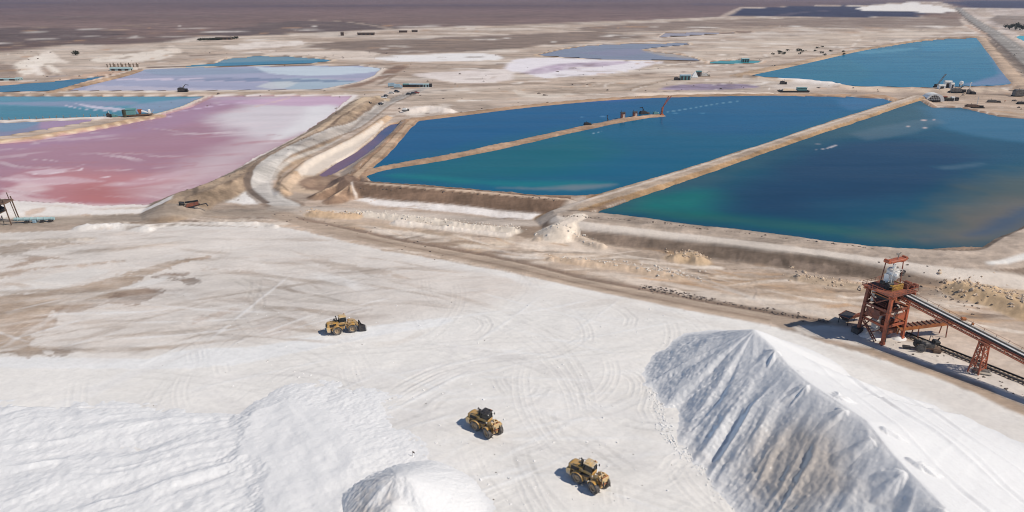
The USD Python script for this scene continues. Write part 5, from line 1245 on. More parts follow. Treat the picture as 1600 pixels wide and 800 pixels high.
# machinery on the upper deck
part(plant, 'yellow_frame', [beam((-1.4, -1.5, z), (1.9, -1.7, z), 0.22) for z in (12.3, 13.3)] + [beam((x, -1.6, 12.1), (x, -1.6, 13.4), 0.18) for x in (-1.4, 0.2, 1.9)] + [beam((-1.4, -1.5, 13.3), (-1.6, 1.4, 13.3), 0.2), beam((1.9, -1.7, 13.3), (1.7, 1.4, 13.2), 0.2), box((0.3, -1.75, 12.8), (3.3, 0.08, 0.5))], 'yellow_steel', False)
part(plant, 'drive_motor', [pipe((-1.8, -0.4, 13.2), (-0.1, -0.3, 13.2), 0.62, 14), box((-1.0, -0.4, 12.45), (1.6, 1.2, 0.7), bev=0.08), pipe((-2.2, 0.2, 13.6), (-2.2, 0.9, 13.6), 0.5, 14)], 'black_steel')
cy = part(plant, 'cyclone', lathe([(0.0, 12.6), (0.35, 12.6), (0.45, 13.2), (1.35, 14.5), (1.35, 16.0), (1.1, 16.35), (0.4, 16.5), (0.0, 16.5)], 20).apply_translation((1.0, 0.7, 0)), 'pale_steel')
part(cy, 'inlet_duct', [box((0.0, -0.3, 15.6), (0.7, 1.7, 0.7), bev=0.06), pipe((1.0, 0.7, 16.4), (1.0, 0.7, 17.3), 0.35, 12), box((-0.4, 0.8, 14.1), (1.1, 1.2, 2.4), bev=0.1)], 'white_paint')
for x, y, m in ((-0.9, -0.6, 'pale_steel'), (2.4, -0.6, 'rust_steel'), (-0.9, 2.0, 'rust_steel'), (2.4, 2.0, 'rust_steel')):
    part(plant, 'mast', [beam((x, y, 12.1), (0.75 + (x - 0.75) * 0.86, 0.7 + (y - 0.7) * 0.8, 18.2), 0.17)], m, False)
part(plant, 'mast_tie', [beam((-0.85, -0.55, 14.4), (2.35, -0.55, 16.2), 0.09), beam((-0.85, -0.55, 16.4), (2.3, -0.5, 16.4), 0.1), beam((2.35, -0.5, 14.0), (2.3, 1.9, 16.0), 0.09)], 'pale_steel', False)
part(plant, 'crown_beam', [box((0.9, 0.6, 18.45), (5.0, 1.5, 0.6), bev=0.15), pipe((-2.0, -0.1, 18.7), (-2.0, 1.2, 18.7), 0.45, 12), pipe((3.7, 0.0, 18.6), (3.7, 1.1, 18.6), 0.45, 12), box((2.9, 0.3, 18.1), (1.4, 0.4, 0.4))], 'red_steel')
part(plant, 'davit', [beam((1.3, 0.5, 18.6), (1.4, 0.5, 19.9), 0.12), beam((1.4, 0.5, 19.8), (2.0, 0.5, 20.2), 0.12), box((0.9, 0.5, 20.0), (0.6, 0.3, 0.25), bev=0.05)], 'grey_machine', False)
part(plant, 'winch', [pipe((3.3, 0.6, 15.0), (4.2, 0.6, 15.0), 0.55, 14), box((3.6, 0.6, 14.5), (1.5, 1.0, 0.4), bev=0.05), pipe((4.2, 0.1, 15.2), (4.2, 1.1, 15.2), 0.35, 12), beam((2.4, 0.5, 14.3), (4.0, 0.6, 14.3), 0.14)], 'dark_steel')
part(plant, 'gearbox', [box((3.2, -1.6, 12.7), (1.3, 1.2, 1.2), bev=0.1), pipe((3.6, -2.2, 13.0), (3.6, -1.0, 13.0), 0.7, 14), box((4.6, -2.4, 12.5), (1.6, 0.9, 0.8), bev=0.08), pipe((5.0, -3.0, 12.7), (5.0, -2.0, 12.7), 0.5, 12)], 'rust_steel')

# the long inclined belt, from its head in the plant down past the trestle and on to the right
B0, B1 = np.array([86.3, 141.0, 11.6]), np.array([97.4, 124.8, 8.3])
bd = (B1 - B0) / np.linalg.norm(B1 - B0)
B2 = B0 + bd * (11.6 - 1.6) / -bd[2] * 1.0
conv = thing('belt_conveyor', 'long inclined conveyor with a red truss running down to the right from the plant', 'conveyor', tuple(B0), 0)
LB = float(np.linalg.norm(B2 - B0))
side = np.array([-bd[1], bd[0], 0]); side /= np.linalg.norm(side)
upv = np.cross(bd, side); upv *= np.sign(upv[2])


def onb(t, s, u):
    return bd * t + side * s + upv * u


part(conv, 'belt', [beam(onb(-1, 0, 0.45), onb(LB, 0, 0.45), 1.15, 0.06), beam(onb(-1, 0.66, 0.56), onb(LB, 0.66, 0.56), 0.5, 0.05)], 'belt_rubber', False)
part(conv, 'belt_cover', beam(onb(0, 0.98, 0.72), onb(LB, 0.98, 0.72), 0.24, 0.05), 'pale_steel', False)
part(conv, 'skirt', beam(onb(0, -0.74, 0.3), onb(LB, -0.74, 0.3), 0.08, 0.7), 'black_steel', False)
part(conv, 'skirt', beam(onb(0, 0.74, 0.3), onb(LB, 0.74, 0.3), 0.08, 0.6), 'black_steel', False)
part(conv, 'salt_on_belt', hull([onb(t, s, 0.5) for t in (2, LB - 2) for s in (-0.3, 0.3)] + [onb(t, 0, 0.66) for t in (2, LB - 2)]), 'salt_lump', False)
for s in (-0.95, 0.95):
    for u in (-0.75, 0.0):
        part(conv, 'truss_chord', beam(onb(0, s, u), onb(LB, s, u), 0.16, 0.2), 'rust_steel' if s > 0 else 'red_steel', False)
    nb = int(LB / 1.5)
    for k in range(nb):
        t0 = k * LB / nb
        part(conv, 'truss_web', [beam(onb(t0, s, -0.75), onb(t0, s, 0.0), 0.1), beam(onb(t0, s, -0.75 if k % 2 else 0.0), onb(t0 + LB / nb, s, 0.0 if k % 2 else -0.75), 0.09)], 'rust_steel' if s > 0 else 'red_steel', False)
part(conv, 'walkway', [beam(onb(2, -1.35, -0.4), onb(LB, -1.35, -0.4), 0.7, 0.06)], 'rust_steel', False)
part(conv, 'handrail', [beam(onb(2, -1.7, 0.6), onb(LB, -1.7, 0.6), 0.05), beam(onb(2, -1.7, 0.1), onb(LB, -1.7, 0.1), 0.04)] + [beam(onb(2 + k * 1.6, -1.7, -0.4), onb(2 + k * 1.6, -1.7, 0.6), 0.05) for k in range(int((LB - 2) / 1.6))], 'red_steel', False)
part(conv, 'far_handrail', [beam(onb(2, 1.3, 1.15), onb(LB, 1.3, 1.15), 0.05)] + [beam(onb(2 + k * 2.4, 1.3, 0.0), onb(2 + k * 2.4, 1.3, 1.15 + 0.25 * (k % 3 == 0)), 0.06) for k in range(int((LB - 2) / 2.4))], 'rust_steel', False)
part(conv, 'head_pulley', [pipe(onb(-0.8, -0.8, 0.1), onb(-0.8, 0.8, 0.1), 0.45, 14), box(onb(-0.5, 1.3, 0.3), (0.9, 0.8, 0.8), bev=0.08)], 'rust_steel')
part(conv, 'sensor_box', [box(onb(14.6, 1.2, 1.0), (0.9, 0.6, 0.6), bev=0.05), box(onb(16.5, 1.2, 0.9), (0.4, 0.4, 0.5), bev=0.04)], 'orange_steel', False)
tz = 7.0
tr = thing('conveyor_trestle', 'red four legged steel trestle holding up the inclined conveyor', 'trestle', on_ground(1525.5, 580), math.radians(-56 + 90))
for sx in (-1, 1):
    for sy in (-1, 1):
        part(tr, 'leg', beam((sx * 1.55, sy * 1.0, 0), (sx * 1.1, sy * 0.55, tz + 0.1), 0.26), 'red_steel', False)
for z0 in (0.9, 2.9, 4.9):
    for sy in (-1, 1):
        w0, w1 = 1.55 - 0.45 * z0 / tz, 1.55 - 0.45 * (z0 + 2) / tz
        d0, d1 = 1.0 - 0.45 * z0 / tz, 1.0 - 0.45 * (z0 + 2) / tz
        part(tr, 'brace', [beam((-w0, sy * d0, z0), (w1, sy * d1, z0 + 2), 0.13), beam((w0, sy * d0, z0), (-w1, sy * d1, z0 + 2), 0.13), beam((-w0, sy * d0, z0), (w0, sy * d0, z0), 0.14)], 'red_steel', False)
        part(tr, 'side_brace', [beam((sy * w0, -d0, z0), (sy * w1, d1, z0 + 2), 0.12), beam((sy * w0, -d0, z0), (sy * w0, d0, z0), 0.12)], 'rust_steel', False)
part(tr, 'cap_beam', [box((0, 0, tz + 0.15), (2.7, 1.4, 0.3), bev=0.03), box((0.0, 0, tz - 0.5), (1.0, 0.9, 0.7), bev=0.06)], 'rust_steel', False)
fo = on_ground(1533, 582)
ft = thing('footing', 'weathered concrete footing lying at the foot of the red trestle', 'footing', fo, math.radians(-20))
part(ft, 'block', hull([(x, y, 0.05) for x, y in ((-1.7, -0.9), (1.7, -0.8), (1.9, 0.6), (-1.5, 1.0))] + [(x, y, 0.75) for x, y in ((-1.2, -0.55), (1.2, -0.5), (1.3, 0.35), (-1.1, 0.6))]), 'grey_machine', False)
part(ft, 'slab', hull([(-0.9 + a, -1.1 + b, c) for a, b, c in ((0, 0, 0.1), (2.4, 0.1, 0.1), (2.5, 0.8, 0.6), (0, 0.7, 0.65), (0, 0.0, 0.3), (2.4, 0.1, 0.25))]), 'concrete', False)
# low feeder conveyor
q0, q1 = np.array([88.8, 140.2, 2.6]), np.array([102.5, 141.6, 3.7])
fc = thing('feeder_conveyor', 'short orange red feeder conveyor reaching right from the plant, below the long belt', 'conveyor', tuple(q0), 0)
fd = q1 - q0
fl = float(np.linalg.norm(fd)); fdn = fd / fl
fs = np.array([-fdn[1], fdn[0], 0])
for s in (-0.8, 0.8):
    part(fc, 'side_plate', beam(fs * s, fd + fs * s, 0.1, 0.9), 'orange_steel', False)
part(fc, 'belt', beam(np.array([0, 0, 0.42]), fd + np.array([0, 0, 0.42]), 1.5, 0.06), 'brown_wood', False)
for k in range(12):
    part(fc, 'idler', beam(fdn * (0.6 + k * 1.1) + fs * -0.9 + (0, 0, 0.5), fdn * (0.6 + k * 1.1) + fs * 0.9 + (0, 0, 0.5), 0.16, 0.3), 'rust_steel', False)
for t in (4.5, 11.5):
    g0 = q0 + fdn * t
    for s in (-0.75, 0.75):
        part(fc, 'leg', beam(fdn * t + fs * s, (*(fdn * t + fs * s * 1.5)[:2], -q0[2] + ground_z(g0[0], g0[1])), 0.18), 'rust_steel', False)
# dark tail conveyor and hopper behind the left leg
tp = on_ground(1322, 503)
th = thing('tail_hopper', 'low dark hopper and chute lying left of the plant legs', 'hopper', tp, math.radians(40))
part(th, 'bin', hull([(x, y, 2.0) for x in (-1.9, 1.9) for y in (-1.3, 1.3)] + [(x, y, 0.6) for x in (-0.7, 0.7) for y in (-0.6, 0.6)]), 'dark_steel', False)
part(th, 'rim', [beam((-1.9, s * 1.3, 2.0), (1.9, s * 1.3, 2.0), 0.15) for s in (-1, 1)] + [beam((s * 1.9, -1.3, 2.0), (s * 1.9, 1.3, 2.0), 0.15) for s in (-1, 1)], 'rust_steel', False)
for sx in (-1, 1):
    for sy in (-1, 1):
        part(th, 'leg', beam((sx * 1.7, sy * 1.1, 0), (sx * 1.6, sy * 1.05, 2), 0.14), 'black_steel', False)
part(th, 'chute', beam((0, 0, 0.9), (4.6, -3.2, 2.6), 0.9, 0.5), 'rust_steel', False)
# salt spilled under the plant
for px, py, r, h, lab in ((1360, 522, 3.0, 1.7, 'white salt spilled under the chute of the red plant'), (1402, 527, 2.0, 1.2, 'small salt spill at the right leg of the red plant')):
    cx, cy_, cz = on_ground(px, py)
    heap('salt_heap', lab, (cx - r * 1.4, cx + r * 1.4, cy_ - r * 1.4, cy_ + r * 1.4), 0.16, lambda x, y, cx=cx, cy=cy_, cz=cz, r=r, h=h: cz - 0.1 + h * (1 - np.hypot(x - cx, y - cy) / r) + 0.25 * n3(x, y, 0.8, 7, 3) - (np.hypot(x - cx, y - cy) > r * 1.25) * 3, lambda x, y, h, n: np.tile(lin(224, 222, 220), (len(x), 1)))

# rail track with sleepers beside the belt
t0, t1 = at(1412, 523)[:2], at(1660, 622)[:2]
td = (t1 - t0) / np.linalg.norm(t1 - t0); tn = np.array([-td[1], td[0]]); LT = float(np.linalg.norm(t1 - t0))
rt = thing('rail_track', 'low dark rail track with close sleepers running right from the plant', 'rail track', (*t0, ground_z(*at(1500, 560)[:2]) + 0.05), math.atan2(td[1], td[0]))
for s in (-1, 1):
    part(rt, 'rail', [beam((0, s * 0.8, 0.32), (LT, s * 0.8, 0.32), 0.2, 0.34)], 'black_steel' if s > 0 else 'dark_steel', False)
for k in range(int(LT / 0.85)):
    part(rt, 'sleeper', box((0.4 + k * 0.85, 0, 0.12), (0.24, 2.0, 0.18)), 'wood_brown', False)
# derelict grey machine by the track
dm = thing('pump_trailer', 'old grey wheeled pump with a thin mast between plant and trestle', 'pump', on_ground(1450, 548), math.radians(-15))
tyre, rim = wheel_mesh(0.95, 0.4, 22)
w = part(dm, 'wheel', placed(tyre, (-1.9, -1.2, 0.95), -1), 'rubber'); part(w, 'rim', placed(rim, (-1.9, -1.2, 0.95), -1), 'grey_machine')
w = part(dm, 'wheel', placed(tyre, (-1.9, 1.2, 0.95), 1), 'rubber'); part(w, 'rim', placed(rim, (-1.9, 1.2, 0.95), 1), 'grey_machine')
part(dm, 'chassis', [box((0, 0, 0.8), (4.4, 1.5, 0.3), bev=0.04), box((1.6, 0, 0.35), (1.6, 1.8, 0.7), bev=0.1)], 'brown_wood', False)
part(dm, 'engine', [box((0.0, 0, 1.5), (2.0, 1.3, 1.1), bev=0.12), pipe((-1.1, 0, 1.4), (-1.1, 0, 2.3), 0.5, 12)], 'grey_machine', False)
part(dm, 'cowl', [box((1.2, 0.1, 2.3), (1.4, 1.3, 0.8), (0.15, 0.2, 0.3), bev=0.1), beam((1.5, 0.5, 2.4), (1.9, 0.6, 3.2), 0.2), beam((0.6, -0.3, 2.0), (0.4, -0.3, 3.0), 0.16)], 'black_steel', False)
part(dm, 'mast', beam((-0.2, 0.3, 1.9), (0.0, 0.3, 4.6), 0.12), 'grey_machine', False)
part(dm, 'drawbar', [beam((-2.2, -0.6, 0.8), (-3.6, -0.2, 0.4), 0.2), box((-4.4, 0.0, 0.4), (1.6, 0.8, 0.5), bev=0.06)], 'dark_steel', False)

# ------------------------------------------------------------------ plant at the left edge
lx, ly, lz = on_ground(0, 349)
lp = thing('screening_plant', 'open brown screening platform on thin legs at the left edge of the photo', 'screening plant', (lx - 2, ly, lz), math.radians(4))
for x in (-7, -1.5, 6.6):
    for y in (-2.2, 2.2):
        part(lp, 'leg', beam((x * (1.08 if x > 0 else 1), y * 1.1, 0), (x * 0.95, y, 9.0 if x > 5 else 8.2), 0.28), 'brown_wood', False)
for z, m in ((7.6, 'brown_wood'), (4.0, 'brown_wood')):
    part(lp, 'platform', box((-0.5, 0, z), (14.5 if z > 5 else 8.4, 5.2, 0.55), bev=0.05), m, False)
    rails(lp, [(-7.6, -2.5), (6.6 if z > 5 else 3.5, -2.5)], z + 0.3, 'dark_steel')
part(lp, 'mast', beam((6.7, 2.0, 0), (5.6, 1.8, 10.4), 0.2), 'brown_wood', False)
part(lp, 'machine', [box((-2, 0, 8.8), (5, 2.6, 1.8), bev=0.2), box((-5.5, 0, 9.2), (2, 2.2, 2.4), bev=0.2), pipe((0.2, -0.6, 8.4), (4.4, -0.6, 8.7), 0.5, 12)], 'dark_steel', False)
part(lp, 'screen', [box((2.6, 0, 5.7), (3.6, 2.8, 0.5), (0, 0.4, 0), bev=0.05), box((3.3, 0, 6.4), (0.5, 2.6, 1.6), (0, 0.4, 0.2), bev=0.05), beam((0.6, -1.3, 4.4), (4.6, -1.3, 7.0), 0.2), beam((4.6, -1.3, 4.6), (1.0, -1.3, 6.9), 0.16)], 'black_steel', False)
part(lp, 'bin', hull([(x, y, 3.6) for x in (-6, 1) for y in (-2, 2)] + [(x, y, 1.4) for x in (-4, -1) for y in (-0.8, 0.8)]), 'brown_wood', False)
part(lp, 'blue_frame', [beam((2.4, -2.4, 0), (2.4, -2.4, 3.6), 0.3), beam((2.4, -2.4, 1.8), (6.8, -2.4, 1.4), 0.3), beam((3.0, -2.4, 0.2), (4.8, -2.4, 3.4), 0.2), beam((4.8, -2.4, 0.2), (4.8, -2.4, 3.5), 0.2)], 'grey_machine', False)
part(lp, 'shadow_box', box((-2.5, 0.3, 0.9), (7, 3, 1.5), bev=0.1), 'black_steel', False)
px0, px1 = np.array(on_ground(24, 349)), np.array(on_ground(86, 346))
tb = thing('pipe_conveyor', 'thick pale teal pipe on low stands leading right from the left edge platform', 'pipe conveyor', tuple(px0), math.atan2(px1[1] - px0[1], px1[0] - px0[0]))
LP_ = float(np.linalg.norm((px1 - px0)[:2]))
part(tb, 'pipe', [pipe((0, 0, 1.5), (LP_, 0, 1.1), 0.55, 14)], 'pale_teal')
for k in range(6):
    part(tb, 'flange', pipe((1 + k * (LP_ - 2) / 5, 0, 1.49 - k * 0.07), (1.2 + k * (LP_ - 2) / 5, 0, 1.49 - k * 0.07), 0.68, 14), 'pale_teal')
for k, m in enumerate(('dark_steel', 'light_blue', 'dark_steel', 'dark_steel')):
    x = LP_ * (0.3 + 0.2 * k)
    part(tb, 'stand', [box((x, -0.1, 0.45), (1.1, 1.3, 0.9), bev=0.08)], m, False)

# wrecked orange machine in the earth bank
wm = thing('scrap_machine', 'rusty wrecked machine with a rust red plate dumped at the end of the bank', 'scrap machine', on_ground(296, 324), math.radians(10))
part(wm, 'frame', [beam((-3.6, 0, 0.6), (3.2, 0.4, 0.9), 0.5, 0.4), beam((-3.6, 1.4, 0.6), (3.2, 1.6, 0.9), 0.5, 0.4), beam((-3, 0, 0.9), (-3.4, 0.8, 2.4), 0.4), box((-2.6, 0.8, 1.5), (1.6, 1.4, 1.3), (0.2, 0.3, 0.4), bev=0.1), beam((-1.5, 1.0, 1.9), (2.8, 1.5, 2.2), 0.5, 0.6)], 'black_steel', False)
part(wm, 'plate', [hull([(-1.2, -0.6, 0.4), (3.4, -0.5, 1.3), (3.2, 0.6, 2.2), (-1.0, 0.6, 1.5), (3.4, -0.4, 1.5)])], 'rust_steel', False)
part(wm, 'bent_arm', [beam((3.0, 0.5, 0.8), (5.6, 1.0, 1.2), 0.3), beam((5.6, 1.0, 1.2), (6.2, 0.6, 0.3), 0.3), beam((-3.4, 0.2, 0.4), (-4.6, -0.5, 1.0), 0.3)], 'dark_steel', False)

# ------------------------------------------------------------------ things on the spit and round the far ponds


def spot(px, py, z=0.0):
    p = at(px, py, z)
    return (p[0], p[1], max(ground_z(p[0], p[1]), 0.0))


def small_machine(label, loc, rot, L=5.0, W=2.2, Hh=2.6, mats=('dark_steel', 'grey_machine'), boom=None, name='pump_unit', cat='pump', mast=None):
    t = thing(name, label, cat, loc, rot)
    part(t, 'skid', [box((0, s * W * 0.4, 0.2), (L, 0.25, 0.4), bev=0.05) for s in (-1, 1)] + [box((0, 0, 0.5), (L * 0.95, W, 0.2))], mats[0], False)
    part(t, 'engine_house', hull([(x, y, z) for x, z in ((-L * 0.45, 0.6), (-L * 0.45, Hh * 0.8), (-L * 0.35, Hh), (L * 0.1, Hh), (L * 0.18, Hh * 0.75), (L * 0.18, 0.6)) for y in (-W * 0.45, W * 0.45)]), mats[1], False)
    part(t, 'tank', pipe((L * 0.24, 0, Hh * 0.5), (L * 0.46, 0, Hh * 0.5), Hh * 0.3, 12), mats[0])
    part(t, 'exhaust', pipe((-L * 0.2, 0, Hh), (-L * 0.2, 0, Hh + 0.9), 0.14, 8), mats[0])
    if boom:
        part(t, 'boom', [beam((0, 0, Hh * 0.8), (boom[0] * 0.5, 0, boom[1] + 0.4), 0.4), beam((boom[0] * 0.5, 0, boom[1] + 0.4), (boom[0], 0, boom[1]), 0.35)], mats[0], False)
    if mast:
        part(t, 'mast', beam((L * 0.1, 0, Hh * 0.6), (L * 0.1, 0, mast), 0.3), 'pale_steel', False)
    return t


SPIT = 3.0
cr = thing('derrick', 'red post with two long leaning booms at the tip of the spit', 'derrick', spot(1034, 179, SPIT), 0.2)
part(cr, 'post', [beam((0, 0, 0), (0.2, 0, 4.8), 0.9), box((0, 0, 0.3), (2.2, 2, 0.6), bev=0.1)], 'red_steel', False)
for dx in (3.6, 5.8):
    a, b = np.array([0.2, 0.3 * (dx - 4), 4.2]), np.array([dx, 0.4 * (dx - 4), 11.6])
    ch = [beam(a + o, b + o, 0.16) for o in ((0.25, 0, 0), (-0.25, 0, 0), (0, 0.4, 0))]
    ch += [beam(a + (b - a) * k / 9 + (0.25 * (-1) ** k, 0, 0), a + (b - a) * (k + 1) / 9 - (0.25 * (-1) ** k, 0, 0), 0.1) for k in range(9)]
    part(cr, 'boom', ch, 'red_steel', False)
part(cr, 'stay', [beam((-1.2, 0, 0.4), (0, 0, 4.4), 0.14), beam((3.6, 0, 11.4), (-1.0, 0, 3.0), 0.07)], 'rust_steel', False)
small_machine('dark pump unit with short arms near the tip of the spit', spot(1007, 176, SPIT), 0.3, 7, 3, 3.4, ('black_steel', 'dark_steel'), (-3.5, 5.5))
small_machine('low teal pump beside the leaning red booms', spot(1025, 176, SPIT), 0.3, 4, 1.6, 1.8, ('teal_paint', 'teal_paint'))
for px, py, h, lab in ((992, 180, 2.4, 'tiny brown shed with pale door, nearest the dark pump on the spit'), (973, 183.5, 3.2, 'narrow red brown hut halfway along the spit')):
    t = thing('pump_hut', lab, 'hut', spot(px, py, SPIT), 0.3)
    part(t, 'wall', box((0, 0, h / 2), (2.4, 1.8, h), bev=0.03), 'rust_steel', False)
    part(t, 'roof', hull([(x, y, z) for x in (-1.4, 1.4) for y, z in ((-1.2, h), (1.2, h), (0, h + 0.7))]), 'dark_steel', False)
    part(t, 'door', box((0.3, -0.93, h * 0.4), (0.8, 0.06, h * 0.75)), 'pale_steel', False)
    part(t, 'pipe_stack', pipe((-0.9, 0.3, h), (-0.9, 0.3, h + 1.6), 0.15, 8), 'dark_steel')
t = thing('gauge_post', 'dark forked post standing on the spit, left of the huts', 'post', spot(949, 187, SPIT), 0.2)
part(t, 'post', [beam((0, 0, 0), (0, 0, 3.4), 0.3)], 'dark_steel', False); part(t, 'arm', [beam((0, 0, 1.8), (0.9, 0, 0.2), 0.25), beam((-0.5, 0, 3.0), (0.5, 0, 3.4), 0.2)], 'dark_steel', False)
small_machine('small black pump lying on the spit, farthest left of its machines', spot(918, 195, SPIT), 0.3, 4.5, 1.8, 1.5, ('black_steel', 'black_steel'))

# harvester at the tip of the bank in the pink pond
hv = thing('harvester', 'teal roofed salt harvester standing at the tip of the bank in the pink pond', 'harvester', spot(216, 182), 0.35)
part(hv, 'base', [box((0, 0, 1.0), (17, 3.4, 0.5), bev=0.05), box((1, 0, 0.4), (12, 2.4, 0.8), bev=0.1)], 'brown_wood', False)
part(hv, 'cabin', box((-3.6, 0, 2.9), (5.6, 3.2, 3.2), bev=0.1), 'teal_paint', False)
part(hv, 'roof', hull([(x, y, z) for x in (-6.6, -0.6) for y, z in ((-1.9, 4.5), (1.9, 4.5), (0, 5.3))]), 'teal_paint', False)
part(hv, 'tank', pipe((-7.2, -0.6, 0.0), (-7.2, -0.6, 4.6), 1.4, 16), 'shrub')
part(hv, 'hopper', [hull([(x, y, 4.2) for x in (0.2, 2.6) for y in (-1.4, 1.4)] + [(x, y, 1.6) for x in (0.8, 2) for y in (-0.7, 0.7)])], 'red_steel', False)
part(hv, 'chute', [beam((2.4, 0, 3.4), (6.4, 0, 1.9), 1.6, 0.6), box((6.8, 0, 2.7), (1.2, 1.8, 2.6), bev=0.1)], 'white_paint', False)
part(hv, 'ramp', [beam((7.6, 0, 1.4), (9.6, 0, 3.6), 0.3), beam((7.6, 0.8, 1.2), (9.8, 0.8, 0.2), 0.8, 0.3)], 'concrete', False)
small_machine('dark pump with upright stack on the bank, left of the harvester', spot(171, 184), 0.3, 3, 1.8, 2.6, ('black_steel', 'dark_steel'), None, 'pump_unit', 'pump', 4.0)
small_machine('low teal pump between the dark pump and the harvester', spot(179, 183), 0.3, 4.0, 1.6, 1.8, ('teal_paint', 'teal_paint'))
small_machine('dark pump cluster with a broken arm on the straight causeway at left', spot(286, 144), 0.1, 8, 2.6, 3.4, ('black_steel', 'dark_steel'), (5, 5.2), 'pump_unit', 'pump', 5.6)
ORD = 'first second third fourth fifth sixth seventh eighth ninth tenth eleventh twelfth thirteenth fourteenth fifteenth sixteenth seventeenth eighteenth nineteenth twentieth twenty-first twenty-second'.split()
# posts along the low causeway
for k in range(16):
    px = 4 + k * 10.6
    p = spot(px, 188.4 - k * 0.40)
    t = thing('fence_post', f'{ORD[k]} fence post from the left on the low causeway between the left ponds', 'post', p, 0.2 * k, 'fence posts on the left causeway')
    part(t, 'post', beam((0, 0, -0.2), (0.05, 0, 1.5), 0.28), 'wood_brown', False)
    part(t, 'cap', box((0.05, 0, 1.52), (0.42, 0.42, 0.14), bev=0.03), 'concrete', False)


def shed(label, loc, rot, L, W, Hh, wall, roof, ndoors=2, name='shed', cat='shed', arch=False, group=None):
    t = thing(name, label, cat, loc, rot, group)
    part(t, 'wall', box((0, 0, Hh / 2), (L, W, Hh)), wall, False)
    if arch:
        a = np.linspace(0, math.pi, 13)
        part(t, 'roof', hull([(x, W * 0.52 * math.cos(q), Hh + W * 0.36 * math.sin(q)) for q in a for x in (-L * 0.51, L * 0.51)]), roof)
    else:
        part(t, 'roof', hull([(x, y, z) for x in (-L * 0.52, L * 0.52) for y, z in ((-W * 0.56, Hh), (W * 0.56, Hh), (0, Hh + W * 0.2), (-W * 0.56, Hh + 0.1), (W * 0.56, Hh + 0.1))]), roof, False)
    for k in range(ndoors):
        part(t, 'door', box((-L / 2 + (k + 0.5) * L / ndoors, -W / 2 - 0.04, Hh * 0.42), (L / ndoors * 0.5, 0.08, Hh * 0.8)), 'dark_steel', False)
    part(t, 'side_door', box((L / 2 + 0.04, 0, Hh * 0.42), (0.08, W * 0.4, Hh * 0.8)), 'dark_steel', False)
    return t


for px, L, w, r, lab in ((634.5, 7.5, 'dark_steel', 'teal_paint', 'dark container at the left end of the teal row of sheds'), (645, 8.5, 'dark_steel', 'light_blue', 'blue grey shed, second from left in the teal row'),
                         (656, 8, 'grey_machine', 'light_blue', 'grey shed in the middle of the teal row'), (666, 7.5, 'pale_teal', 'pale_teal', 'pale teal shed near the right end of the row'), (673, 3.2, 'dark_steel', 'dark_steel', 'small dark box at the right end of the row')):
    shed(lab, spot(px, 135.5), 0.02, L * 0.66, 3.4, 2.0, w, r, 2)
for px, py, lab in ((613, 136.2, 'light blue cargo truck, left one of two before the sheds'), (622, 138.2, 'pale blue cargo truck, right one of two before the sheds')):
    t = thing('cargo_truck', lab, 'truck', spot(px, py), 0.15)
    part(t, 'cargo_box', box((-0.8, 0, 2.2), (5.2, 2.4, 2.4), bev=0.06), 'light_blue', False)
    cb = part(t, 'cab', hull([(x, y, z) for x, z in ((1.9, 0.7), (1.9, 2.6), (2.9, 2.6), (3.6, 1.7), (3.7, 0.7)) for y in (-1.15, 1.15)]), 'light_blue', False)
    part(cb, 'windscreen', hull([(x, y, z) for x, z in ((2.95, 2.5), (3.6, 1.75), (3.0, 2.52), (3.66, 1.75)) for y in (-1.0, 1.0)]), 'black_steel', False)
    part(t, 'chassis', box((0.2, 0, 0.75), (7, 1.2, 0.3)), 'dark_steel', False)
    tyre, rim = wheel_mesh(0.5, 0.3, 14)
    for x in (-2.4, 2.6):
        for s in (-1, 1):
            w = part(t, 'wheel', placed(tyre, (x, s * 1.0, 0.5), s), 'rubber'); part(w, 'rim', placed(rim, (x, s * 1.0, 0.5), s), 'pale_steel')


def car(label, loc, rot, paint_, group=None):
    t = thing('parked_car', label, 'car', loc, rot, group)
    part(t, 'body', hull([(x, y, z) for x, z in ((-2.3, 0.4), (-2.35, 0.9), (-2.2, 1.0), (1.2, 1.02), (2.2, 0.85), (2.3, 0.5), (2.2, 0.35)) for y in (-0.88, 0.88)]), paint_, False)
    c = part(t, 'cabin', hull([(x, y, z) for x, w, z in ((-1.9, 0.82, 1.0), (-1.5, 0.66, 1.62), (0.3, 0.66, 1.65), (1.1, 0.82, 1.0)) for y in (-w, w)]), 'car_dark', False)
    part(c, 'roof', box((-0.6, 0, 1.66), (1.8, 1.3, 0.06), bev=0.02), paint_, False)
    tyre, rim = wheel_mesh(0.36, 0.24, 14)
    for x in (-1.4, 1.4):
        for s in (-1, 1):
            w = part(t, 'wheel', placed(tyre, (x, s * 0.8, 0.36), s), 'rubber'); part(w, 'rim', placed(rim, (x, s * 0.8, 0.36), s), 'pale_steel')
    return t


car('dark pickup driving down the grey haul road between the ponds', spot(595, 164.5), math.radians(60), 'car_dark')
car('white car parked at the top of the haul road, left of the junction', spot(600, 157.5), 0.3, 'car_white')
car('dark car parked on the bank left of the road junction', spot(603, 151), 1.2, 'car_dark')
car('dark car nearest the two pale blue trucks', spot(620, 144), -0.5, 'car_dark')
car('white car between the junction and the blue trucks', spot(612, 146.5), 0.2, 'car_white')
car('dark red car parked right of the road below the sheds', spot(651, 146), 0.1, 'car_red')
car('black car beside the dark red one below the sheds', spot(646, 147.2), 0.2, 'car_dark')
car('small grey car left of the black car below the sheds', spot(639, 148.2), 0.1, 'car_dark')
small_machine('low white tank with pipes beside the left corner of the lake', spot(634, 176), 0.0, 5, 2, 1.6, ('grey_machine', 'white_paint'))

